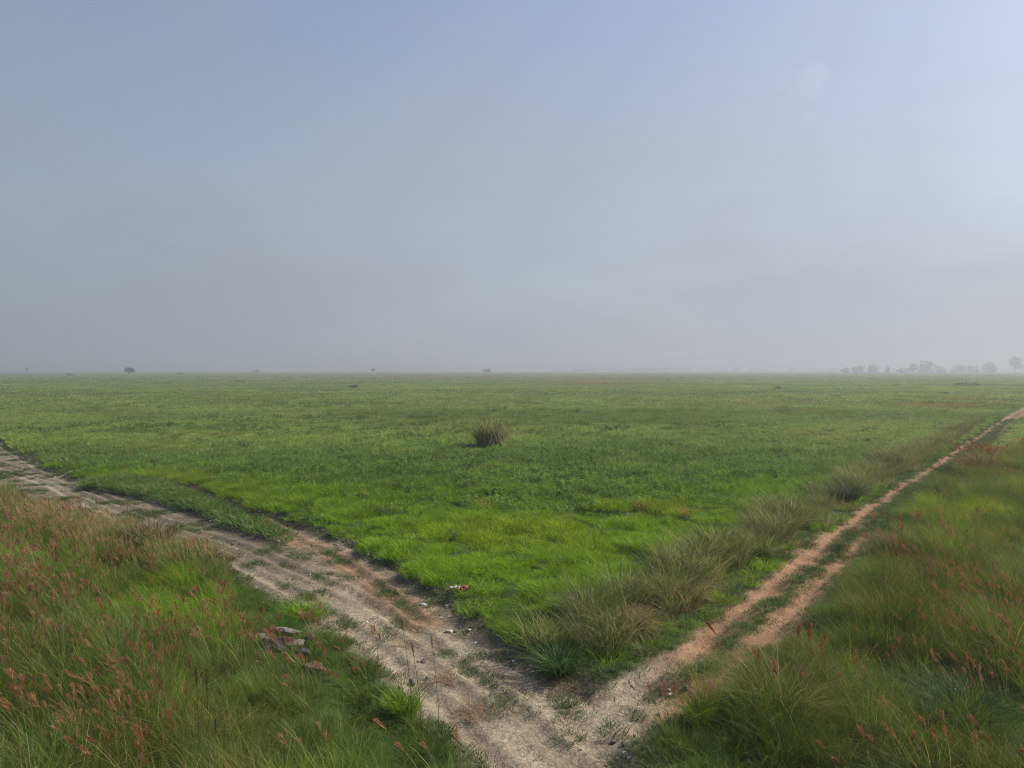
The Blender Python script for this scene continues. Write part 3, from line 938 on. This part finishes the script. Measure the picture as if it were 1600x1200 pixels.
def tussock(label, px, py, radius, h, cols, weights, n=420, width=.018, lean=.35, curl=.6, sag=.4, wind=(-.1, 0), plume=0, skirt=0, skirt_side=None,
            plume_cols=REDS, seed=0, base_f=.55, skirt_cols=STRAW, cat="grass tussock", group="grass tussocks", lying=0.0):
    x, y, z = spot(px, py)
    b = Blades(3000 + seed + int(px))
    r = b.r
    tuft(0, n, radius * base_f, h, width, cols, weights, lean=lean, curl=curl, sag=sag, wind=wind, round_top=.15, levels=5, b=b, hvar=.28)
    if skirt:
        d, q, base = dome(r, skirt, radius * .5)
        if skirt_side is not None:
            a = r.normal(skirt_side, .8, skirt); d = np.stack([np.cos(a), np.sin(a)], 1)
        base[:, 2] += h * r.uniform(.15, .75, skirt)
        b.strips(base, d, h * r.uniform(.5, 1.0, skirt), np.full(skirt, width * .9), r.uniform(.3, .8, skirt), r.uniform(.3, .8, skirt),
                 r.uniform(.8, 1.6, skirt), palette(r, skirt, skirt_cols, [3, 3, 2, 1]), (0, 0), 5)
    o = bpy.data.objects.new("grass_tussock", None)
    o.location = (x, y, z - .03)
    COL.objects.link(o)
    tag(o, label, cat, group)
    link("blades", b.mesh("tussock_blades", MAT_PLANT), o)
    if plume:
        pb = Blades(3500 + seed + int(px))
        plumes(pb, plume, radius * .6, h * 1.12, wind, (.22, .16, .07), plume_cols, plume_len=.38, hair_w=.012, lean=.3)
        link("seed_plumes", pb.mesh("tussock_plumes", MAT_PLANT), o)
    return o


DARKG = [(.05, .075, .025), (.06, .085, .03), (.045, .06, .025), (.12, .11, .05)]
lone = tussock("big round lone tussock with drooping straw in the middle of the meadow", 765, 700, 1.7, 3.3, DARKG[:2] + [(.24, .27, .08), (.17, .21, .06), (.30, .28, .11)], [3, 3, 5, 5, 3], n=1000, width=.04,
               lean=.12, curl=.42, sag=.3, wind=(0, 0), base_f=.72, skirt_cols=[(.30, .30, .11), (.22, .25, .08), (.42, .34, .15), (.48, .39, .2)], skirt=300, skirt_side=-.6)
sb = Blades(3999)
tuft(0, 40, .2, 2.7, .04, DARKG, [1, 1, 1, 0], lean=.1, curl=.1, sag=.05, b=sb)
link("upright_spike", sb.mesh("upright_spike", MAT_PLANT), lone, (.55, .2, 0))

tussock("dark bushy tussock on the meadow side of the track's middle stretch", 1322, 786, .95, 1.45, DARKG, [4, 3, 3, 1], n=600, width=.025)
tussock("wide dark tussock in the meadow up the track beyond the bushy one", 1383, 732, 1.3, 1.35, DARKG, [3, 3, 3, 1], n=650, width=.032)
tussock("tall clump of red plumed grass where the track bends far right", 1532, 735, 1.7, 1.7, GREEN_GREY + REDS, [2, 2, 2, 1, 2, 1, 1, 1], n=600, width=.035, plume=55)
tussock("yellow green arching reed tussock beside the track's left rut", 1190, 872, .6, 1.15, [(.17, .22, .05), (.12, .16, .04), (.24, .24, .09)], [3, 3, 2], n=240, width=.022, curl=.8)
tussock("grey tussock with flattened straw spilling towards the track", 985, 985, 1.0, 1.05, GREEN_GREY + STRAW[:2], [3, 3, 3, 2, 2, 2], n=520, skirt=170, skirt_side=-.5, curl=.9, sag=.6)
tussock("fawn heap of flattened dry grass beside the left rut", 1082, 940, .8, .7, STRAW + GREEN_GREY[:1], [3, 3, 3, 1, 2], n=360, curl=1.0, sag=.8, skirt=80)
tussock("tall grey green tussock at the meadow corner nearest the junction", 918, 968, 1.1, 1.3, GREEN_GREY, [4, 3, 2, 2], n=640, curl=.7)
tussock("dark green shaggy tussock hanging over the road at the junction", 872, 1040, .8, .95, [(.06, .12, .03), (.05, .09, .028), (.09, .14, .035)], [3, 3, 2], n=480, curl=.8, sag=.5)
tussock("bright green upright tussock on the left verge of the dirt road", 632, 1118, .5, .85, GREEN_LUSH, [3, 3, 2, 1], n=380, width=.014, lean=.25, curl=.35)
tussock("small lime tussock at the right corner of the junction", 1092, 1128, .45, .65, GREEN_LUSH, [3, 3, 2, 1], n=300, width=.013)
tussock("tall pale arching tussock with brown stems above the right rut", 1225, 1120, .9, 1.5, GREEN_GREY + [(.24, .13, .07)], [3, 2, 4, 3, 2], n=620, width=.014, curl=.8, plume=6)
tussock("dark drooping tussock in the rough grass at lower right", 1500, 1130, 1.0, 1.25, [(.045, .085, .03), (.06, .10, .035), (.035, .06, .025)], [3, 3, 3], n=640, width=.014, curl=.9, sag=.6)
tussock("brown half dead tussock on the right side of the track", 1402, 868, 1.0, 1.3, GREEN_GREY + [(.2, .11, .06), (.15, .09, .055)], [2, 2, 2, 2, 3, 3], n=560, width=.02, plume=8)
tussock("dark green tall tussock behind the left foreground grass by the road", 235, 865, 1.3, 1.5, DARKG, [3, 3, 3, 2], n=760, width=.022, curl=.5)
tussock("brown tipped dark tussock at the end of the straw fringe", 318, 892, .7, 1.0, DARKG + STRAW[:1], [3, 3, 3, 2, 1], n=440, width=.018)
tussock("small grey tussock in the meadow left of the lone one", 378, 700, 1.0, .8, DARKG, [3, 3, 3, 1], n=360, width=.035)


def stalk(label, px, top_py, d, spike, lean_x, bare_col=(.10, .07, .04), spike_col=(.07, .04, .03)):
    x = (px - 800) / F_PX * d
    s = -math.tan(PITCH)
    top = CAM_H - d * math.tan(math.atan((top_py - 600) / F_PX) + PITCH)
    gz_ = ground_z(x - lean_x, d)
    o = bpy.data.objects.new("seed_stalk", None)
    o.location = (x - lean_x, d, gz_)
    COL.objects.link(o)
    tag(o, label, "seed stalk", "tall seed stalks in the foreground grass")
    Hh = top - gz_
    b = Blades(int(px)); r = b.r
    def tube(p, rad, name, mat, col):
        vs, fs, k_ = [], [], 6
        for q, (c, rr) in enumerate(zip(p, rad)):
            for j in range(k_):
                a = 2 * math.pi * j / k_
                vs.append((c[0] + rr * math.cos(a), c[1] + rr * math.sin(a), c[2]))
        for q in range(len(p) - 1):
            for j in range(k_):
                fs.append((q * k_ + j, q * k_ + (j + 1) % k_, (q + 1) * k_ + (j + 1) % k_, (q + 1) * k_ + j))
        return mesh_np(name, vs, [np.array(fs)], mat, np.tile(col, (len(vs), 1)))
    def at(t): return (lean_x * t ** 1.8, 0, Hh * t)
    ts = np.linspace(0, 1, 9)
    link("stem", tube([at(t) for t in ts], np.linspace(.006, .003, 9), "stem", MAT_PLANT, bare_col), o)
    t0 = 1 - spike / Hh
    ts = np.linspace(t0, 1.0, 12)
    n = 150
    tt = r.uniform(0, 1, n)
    pos = np.array([at(t0 + (1 - t0) * q) for q in tt])
    a = r.uniform(0, 2 * np.pi, n)
    rad = .011 * (np.sin(np.pi * np.clip(tt * .93 + .05, 0, 1)) + .25)
    pos[:, 0] += np.cos(a) * rad * .4; pos[:, 1] += np.sin(a) * rad * .4
    b.leaves(pos, rad * 2.2, palette(r, n, [spike_col, tuple(c * 1.7 for c in spike_col)], [2, 1]), up=.3, aspect=.6)
    link("seed_spike", b.mesh("seed_spike", MAT_PLANT), o)
    return o


stalk("taller left one of two dark seed spikes above the left foreground grass", 302, 1040, 14.6, .5, -.06)
stalk("shorter right one of two dark seed spikes above the left foreground grass", 319, 1052, 14.4, .5, -.03)
stalk("dark seed spike just below and right of the paired spikes", 332, 1118, 13.8, .35, -.05)
stalk("brown seed stalk seen against the pale dirt road, topmost of three", 625, 966, 16.5, .3, -.25, spike_col=(.19, .095, .055))
stalk("brown seed stalk with a long bare stem against the pale road", 642, 1004, 15.6, .3, -.22, spike_col=(.19, .095, .055))
stalk("brown seed stalk against the road nearest the straw heaps", 672, 988, 16.0, .38, -.18, spike_col=(.2, .10, .06))


def rock_mesh(seed, sx, sy, sz, rough=.75, mat=None, sub=3):
    import bmesh
    bm = bmesh.new()
    bmesh.ops.create_icosphere(bm, subdivisions=sub, radius=1.0)
    r = np.random.default_rng(seed)
    planes = [(v_ / np.linalg.norm(v_), r.uniform(.55, .9)) for v_ in r.normal(0, 1, (9, 3))]
    for v in bm.verts:
        p = np.array(v.co)
        for n_, dd in planes:
            e = p @ n_ - dd
            if e > 0: p = p - n_ * e * .9
        p = p * (1 + rough * .35 * (noise(p[0] * 3 + p[2], p[1] * 3 + 7, .6, seed) - .5))
        v.co = (p[0] * sx, p[1] * sy, p[2] * sz)
    me = bpy.data.meshes.new("rock")
    bm.to_mesh(me); bm.free()
    me.materials.append(mat or MAT_ROCK)
    return me


def rock(label, px, py, sx, sy, sz, seed, mat=None, lift=.1, rot=(0, 0, 0), name="rock", cat="rock", group="rocks in the left grass"):
    x, y, z = spot(px, py)
    o = link(name, rock_mesh(seed, sx, sy, sz, mat=mat), None, (x, y, z + lift))
    o.rotation_euler = rot
    return tag(o, label, cat, group)


rock("long pale slab tilted over the dark hollow in the left grass", 446, 996, .46, .14, .07, 1, lift=.36, rot=(.25, .28, .35))
rock("blackish boulder under the tilted slab in the left grass", 437, 1003, .74, .42, .33, 2, MAT_DARKROCK, lift=.08)
rock("small pale rock at the left end of the rubble in the grass", 397, 1003, .17, .14, .13, 3, lift=.14)
rock("grey rock between the small pale rock and the blackish boulder", 411, 1001, .22, .18, .16, 4, lift=.16, rot=(.2, .3, 0))
rock("pale round rock at the right end of the rubble in the grass", 484, 1001, .15, .14, .11, 5, lift=.14)
rock("broken grey rock in front of the blackish boulder", 460, 1018, .3, .2, .12, 6, lift=.14, rot=(.3, -.2, .6))
rock("dark cracked rock lower down the rubble beside red plumes", 472, 1030, .22, .2, .16, 7, MAT_DARKROCK, lift=.12)
rock("earthy boulder capped with dry straw below the rubble", 486, 1052, .40, .3, .2, 8, MAT_EARTH, lift=.05)

for args in (("largest white stone on the right verge of the dirt road", 662, 934, .16, .12, .09, 11),
             ("flat white stone on the right verge, nearest the junction", 702, 972, .14, .1, .06, 12),
             ("small white stone between two others on the right verge", 688, 952, .07, .06, .05, 13),
             ("tiny pale stone on the verge below the white and rusty scrap", 668, 912, .06, .06, .05, 14),
             ("pale stone at the mouth of the narrow track", 1046, 1070, .08, .06, .04, 15),
             ("grey white stone in the grass at the right junction corner", 1062, 1168, .06, .05, .04, 16)):
    rock(*args, MAT_PALESTONE, lift=.03, name="stone", cat="stone", group="pale stones beside the dirt road")


def straw_heap(label, px, py, radius, n, cols, seed):
    x, y, z = spot(px, py)
    b = Blades(seed); r = b.r
    base = np.stack([r.normal(0, radius * .5, n), r.normal(0, radius * .5, n), r.uniform(.03, .12, n)], 1)
    a = r.normal(2.5, .7, n)
    b.strips(base, np.stack([np.cos(a), np.sin(a)], 1), r.uniform(.2, .7, n), np.full(n, .014), np.full(n, .9), r.uniform(-.1, .2, n), np.full(n, .0) + .25,
             palette(r, n, cols, [1] * len(cols)), (0, 0), 4)
    v = np.concatenate(b.v)
    v[:, 2] = np.clip(v[:, 2] * .35, .02, .16)
    b.v = [v]
    o = link("straw_heap", b.mesh("straw_heap", MAT_PLANT), None, (x, y, z + .01))
    return tag(o, label, "straw", "straw heaps on the dirt road")


BRN = [(.30, .19, .11), (.24, .14, .08), (.36, .25, .14), (.16, .10, .06)]
straw_heap("brown heap of dry straw low on the dirt road, largest of its kind", 748, 1098, .6, 150, BRN, 41)
straw_heap("reddish straw heap halfway up the dirt road", 700, 1046, .45, 100, [(.36, .19, .12), (.28, .15, .09)] + BRN, 42)
straw_heap("thin scatter of dark straw near the stones of the verge", 640, 993, .45, 70, BRN, 43)
straw_heap("fawn straw scatter at the foot of the junction tussock", 895, 1062, .5, 80, BRN + STRAW, 44)

# crumpled scrap at the meadow's edge
x, y, z = spot(716, 926)
sc_ = bpy.data.objects.new("litter_scrap", None)
sc_.location = (x, y, z + .12)
COL.objects.link(sc_)
tag(sc_, "crumpled white and rust coloured scrap lying at the meadow edge", "litter")


def crumple(seed, sx, sy, sz, color, name, loc):
    n = 15
    a, c = np.meshgrid(np.linspace(-1, 1, n), np.linspace(-1, 1, n))
    a, c = a.ravel(), c.ravel()
    z_ = (fbm(a, c, .5, seed) - .4) * sz * 2
    wob = 1 + .35 * (noise(a, c, .4, seed + 5) - .5)
    top = np.stack([a * sx * wob, c * sy * wob, z_], 1)
    v = np.concatenate([top, top - np.array([0, 0, .012])])
    f = grid_faces(n, n)
    link(name, mesh_np(name, v, [f, f[:, ::-1] + n * n], plain_material(name, color, var=.25, scale=14)), sc_, loc)


crumple(5, .19, .12, .11, (.55, .53, .48), "white_sheet", (-.1, 0, .04))
crumple(9, .2, .12, .13, (.34, .13, .07), "rusty_sheet", (.2, -.1, .03))


# ------------------------------------------------------------------ trees and bushes far off
LEAFY = [(.035, .055, .02), (.045, .07, .025), (.03, .045, .018)]


def crown_mesh(seed, lobes, n, leaf, cols=LEAFY):
    """lobes: (x, z, rx, rz) in metres"""
    b = Blades(seed); r = b.r
    lob = np.array(lobes, float)
    wgt = lob[:, 2] * lob[:, 3]; wgt = wgt / wgt.sum()
    i = r.choice(len(lob), n, p=wgt)
    d = r.normal(0, 1, (n, 3)); d /= np.linalg.norm(d, axis=1)[:, None]
    q = r.uniform(.35, 1, n) ** .5
    d = d * q[:, None]
    bump = .8 + .4 * noise(d[:, 0] * 4 + i * 3, d[:, 2] * 4, .8, seed)
    p = np.stack([lob[i, 0] + d[:, 0] * lob[i, 2] * bump, d[:, 1] * lob[i, 2] * bump, lob[i, 1] + d[:, 2] * lob[i, 3] * bump], 1)
    b.leaves(p, leaf * r.uniform(.6, 1.4, n), palette(r, n, cols, [1] * len(cols)), up=.2, aspect=.7)
    return b.mesh("crown", MAT_LEAF)


def trunk_mesh(h, rad, limbs, seed):
    r = np.random.default_rng(seed)
    vs, fs = [], []
    def tube(p0, p1, r0, r1, k_=7):
        p0, p1 = np.array(p0, float), np.array(p1, float)
        ax_ = (p1 - p0) / np.linalg.norm(p1 - p0)
        s = np.cross(ax_, [.3, 1, .1]); s /= np.linalg.norm(s); t_ = np.cross(ax_, s)
        o = len(vs)
        for q in range(4):
            c = p0 + (p1 - p0) * q / 3 + r.normal(0, r1 * .5, 3) * (0 < q < 3)
            rr = r0 + (r1 - r0) * q / 3
            for j in range(k_):
                a = 2 * math.pi * j / k_
                vs.append(c + rr * (s * math.cos(a) + t_ * math.sin(a)))
        for q in range(3):
            for j in range(k_):
                fs.append((o + q * k_ + j, o + q * k_ + (j + 1) % k_, o + (q + 1) * k_ + (j + 1) % k_, o + (q + 1) * k_ + j))
    tube((0, 0, -.3), (0, 0, h), rad, rad * .6)
    for k_ in range(limbs):
        a = 2 * math.pi * k_ / limbs + r.uniform(-.4, .4)
        l = h * r.uniform(.6, 1.0)
        tube((0, 0, h * r.uniform(.75, .98)), (math.cos(a) * l * .7, math.sin(a) * l * .7, h + l * .6), rad * .45, rad * .15)
    return mesh_np("trunk", vs, [np.array(fs)], MAT_BARK)


def tree(label, px, d, lobes, trunk_h, trunk_r, seed, n=900, leaf=1.0, group="trees on the horizon"):
    x = (px - 800) / F_PX * d
    o = bpy.data.objects.new("tree", None)
    o.location = (x, d, ground_z(x, d))
    COL.objects.link(o)
    tag(o, label, "tree", group)
    if d > 1690 and group == "trees on the horizon" and px > 1300:
        lobes = [tuple(q * K for q in l) for l in lobes]; trunk_h *= K; leaf *= K
        zl = min(l[1] for l in lobes); rl = max(l[2] for l in lobes)
        if zl < 16: lobes += [(0, zl * .45, rl * .9, zl * .5), (rl * .7, zl * .3, rl * .7, zl * .35), (-rl * .8, zl * .3, rl * .6, zl * .35)]
    link("trunk", trunk_mesh(trunk_h, trunk_r, 5, seed), o)
    link("crown", crown_mesh(seed, lobes, n, leaf), o)
    return o


tree("dark round topped tree standing alone at the far left", 202, 920, [(0, 8.0, 5.8, 3.0), (-2, 7.2, 4, 2.6), (3, 6.6, 4.2, 2.4)], 5.0, .7, 1, n=1500, leaf=.9)
D, K = 1700, 1.26
tree("tallest hazy tree at the right edge of the plain", 1586, D, [(0, 23, 10, 7.5), (-2, 17, 8, 5), (5, 13, 9, 5)], 12, 1.2, 2, n=1500, leaf=1.7)
tree("broad hazy tree left of the tallest one", 1546, D + 20, [(0, 14, 10, 7), (-6, 11, 9, 5), (6, 9, 7, 5)], 7, 1.0, 3, n=1300, leaf=1.7)
tree("low wide hazy tree joined to the broad tree's left", 1520, D + 60, [(0, 10, 10, 5), (-10, 10, 9, 5)], 5, .8, 4, n=1100, leaf=1.6)
tree("long low hazy tree right of the big clump", 1496, D + 40, [(0, 11, 11, 5.5), (8, 10, 8, 5)], 5, .8, 5, n=1100, leaf=1.6)
tree("highest crown of the big hazy clump on the right", 1447, D, [(0, 16, 12, 8), (8, 13, 9, 6), (-6, 11, 9, 6)], 9, 1.0, 6, n=1600, leaf=1.7)
tree("left crown of the big hazy clump on the right", 1428, D - 10, [(0, 15, 9, 7), (-6, 9, 9, 5)], 8, .9, 7, n=1300, leaf=1.7)
tree("low shoulder at the left foot of the big hazy clump", 1412, D + 10, [(0, 6, 9, 4), (-8, 4, 7, 3)], 3, .6, 8, n=800, leaf=1.5)
tree("low shoulder at the right foot of the big hazy clump", 1468, D + 10, [(0, 8, 7, 5), (6, 5, 6, 3)], 4, .6, 9, n=800, leaf=1.5)
tree("thin hazy tree in the gap left of the big clump", 1386, D + 30, [(0, 10, 3.5, 5)], 6, .5, 10, n=500, leaf=1.4)
tree("round hazy tree left of the thin one", 1364, D, [(0, 11, 9, 5.5), (-4, 7, 7, 4)], 6, .8, 11, n=1000, leaf=1.6)
tree("squat hazy tree of two humps beside the round one", 1342, D + 10, [(4, 10, 7, 4.5), (-5, 8, 8, 4.5)], 5, .8, 12, n=1000, leaf=1.6)
tree("small hazy tree leftmost of the right hand group", 1322, D + 20, [(0, 7, 5, 3.5), (-6, 5, 4, 2.5)], 4, .5, 13, n=600, leaf=1.4)
tree("tiny tree with a flat crown on the horizon left of centre", 583, 1500, [(0, 8.5, 4.5, 2.6)], 6, .5, 14, n=500, leaf=1.2)
tree("pair of tiny joined crowns on the horizon just left of centre", 761, 1500, [(-5, 6, 3.5, 3), (3, 6.5, 4.5, 3.5)], 3.5, .5, 15, n=600, leaf=1.2)
tree("tiny low tree on the horizon between the lone tree and centre", 400, 1600, [(-4, 4, 5, 2.4), (3, 5, 4, 2.4)], 3, .5, 16, n=500, leaf=1.2)
tree("faint tiny tree on the horizon at the extreme left", 42, 1900, [(0, 9, 4, 4)], 6, .5, 17, n=450, leaf=1.4)


def bush(label, px, py, wd, h, seed, cols=((.04, .07, .022), (.055, .085, .03), (.05, .06, .03))):
    x, y, z = spot(px, py)
    b = Blades(seed + 500)
    r = b.r
    lobes = [(r.uniform(-.5, .5) * wd, h * r.uniform(.35, .55), wd * r.uniform(.25, .45), h * r.uniform(.35, .5)) for _ in range(4)]
    me = crown_mesh(seed + 500, lobes, 420, max(.14, h * .2), list(cols))
    o = bpy.data.objects.new("bush", None); o.location = (x, y, z); COL.objects.link(o)
    tag(o, label, "bush", "bushes scattered over the far plain")
    link("foliage", me, o)
    link("stem", trunk_mesh(h * .4, .05 * h, 3, seed), o)
    return o


for k_, a in enumerate((("dark bush in the far meadow left of centre", 551, 606, 3.6, 1.6), ("low dark bush beneath the lone tree's distant ground", 153, 605, 3.2, .9),
                        ("long low bush in the hazy meadow right of the lone tree", 255, 599, 10, 1.3), ("grey bush left of the dark one, nearer the lone tree", 376, 598, 6, 1.5),
                        ("small dark bush just right of the dark one in the far meadow", 597, 604, 2.4, .8), ("smallest bush right of the dark one in the far meadow", 613, 603, 2.6, .7),
                        ("squat bush at the foot of the horizon, left of the lone tree", 112, 588.5, 9, 3.2), ("tiny bush on the skyline right of the lone tree", 282, 586, 7, 4.2),
                        ("low spreading bush in the far meadow near the centre", 690, 612, 5, 1.0), ("small dark bush below the faint right treeline", 1216, 609, 2.6, 1.4),
                        ("dark dash of bush in the haze right of centre", 1177, 595.5, 9, 1.5), ("long dark bush in the haze below the big clump of trees", 1398, 604, 5, 1.2),
                        ("wide dark bush in the haze left of the track's far end", 1512, 606, 8, 2.2), ("low bush by the far end of the track", 1476, 617, 3, 1.0))):
    bush(*a, seed=700 + k_)

# faint wood along the right-hand horizon
b = Blades(900)
r = b.r
for k_ in range(150):
    px = r.uniform(985, 1780) if k_ % 5 else r.uniform(868, 985)
    d = 3300 + r.uniform(-250, 250)
    hh = r.uniform(9, 19) * (.7 + .6 * float(noise(px, 0, 60, 91)))
    wd = r.uniform(12, 26)
    n = 70
    dv = r.normal(0, 1, (n, 3)); dv /= np.linalg.norm(dv, axis=1)[:, None]; dv *= r.uniform(.4, 1, (n, 1))
    p = np.array([(px - 800) / F_PX * d, d, hh * .5]) + dv * np.array([wd, wd, hh * .55])
    b.leaves(p, r.uniform(3, 6, n), palette(r, n, LEAFY, [1, 1, 1]), up=.2, aspect=.7)
tag(link("treeline", b.mesh("treeline", MAT_LEAF)), "faint wood almost lost in haze along the right horizon", "wood", kind="stuff")

# loose clods along the road edges
clods = source("clod", [rock_mesh(60 + s, .07, .06, .045, mat=MAT_ROCK, sub=2) for s in range(3)] + [rock_mesh(70, .05, .05, .03, mat=MAT_PALESTONE, sub=2)])
x, y = wedge(22, 12, 50, 2)
L = layout(x, y)
e = np.exp(-((L['bare'] + .25) / .3) ** 2) * smooth(.42, .62, fbm(x, y, 1.6, 291)) + .03
k1 = (L['bare'] < .1) & (L['ruts'] > -.1) & (rng.uniform(0, 1, len(x)) < e)
xx, yy = x[k1], y[k1]
scatter("loose_clods", "loose grey clods and chips along the edges of the dirt road", "rubble", clods, xx, yy, height(xx, yy) + .01,
        rng.uniform(0, 6.3, len(xx)), rng.uniform(.25, 1.25, len(xx)) ** 1.7, np.ones((len(xx), 3)), tilt=.4)
# straw litter
litter = Blades(950)
r = litter.r
litters = []
for s in range(4):
    b = Blades(960 + s); r = b.r; n = 14
    base = np.stack([r.normal(0, .25, n), r.normal(0, .25, n), r.uniform(.012, .03, n)], 1); a = r.uniform(0, 6.3, n)
    b.strips(base, np.stack([np.cos(a), np.sin(a)], 1), r.uniform(.1, .4, n), np.full(n, .01), np.full(n, 1.), np.zeros(n), np.ones(n) * .97,
             palette(r, n, BRN + STRAW[:2], [1] * 6), (0, 0), 3)
    v = np.concatenate(b.v); v[:, 2] = np.clip(v[:, 2] * .12 + .015, .01, .04); b.v = [v]
    litters.append(b.mesh("litter_straws", MAT_GRASS))
x, y = wedge(2.5, 12, 48, 2)
L = layout(x, y)
k1 = (L['bare'] < .15) & (rng.uniform(0, 1, len(x)) < smooth(.45, .68, fbm(x, y, 1.3, 293)) * .8)
xx, yy = x[k1], y[k1]
scatter("straw_litter", "bits of dry straw and stalks strewn over the dirt road", "straw", source("litter", litters), xx, yy, height(xx, yy) + .01,
        rng.uniform(0, 6.3, len(xx)), rng.uniform(.6, 1.3, len(xx)), np.ones((len(xx), 3)) * rng.uniform(.7, 1.2, (len(xx), 1)))

# ------------------------------------------------------------------ haze
hb = bpy.data.meshes.new("haze")
hx, hy0, hy1, hz0, hz1 = 10600, -900, 10600, -6.0, 44.0
hv = [(-hx, hy0, hz0), (hx, hy0, hz0), (hx, hy1, hz0), (-hx, hy1, hz0), (-hx, hy0, hz1), (hx, hy0, hz1), (hx, hy1, hz1), (-hx, hy1, hz1)]
hb.from_pydata(hv, [], [(0, 3, 2, 1), (4, 5, 6, 7), (0, 1, 5, 4), (1, 2, 6, 5), (2, 3, 7, 6), (3, 0, 4, 7)])
hm = bpy.data.materials.new("haze")
hm.use_nodes = True
ht = hm.node_tree
ht.nodes.clear()
ho = ht.nodes.new("ShaderNodeOutputMaterial")
hp = ht.nodes.new("ShaderNodeVolumePrincipled")
hp.inputs['Color'].default_value = (0.60, 0.64, 0.675, 1)
hp.inputs['Density'].default_value = HAZE_DENSITY
hp.inputs['Anisotropy'].default_value = 0.25
ht.links.new(hp.outputs[0], ho.inputs['Volume'])
hb.materials.append(hm)
tag(link("haze", hb), "thin pale haze hanging over the whole plain", "haze", kind="stuff")
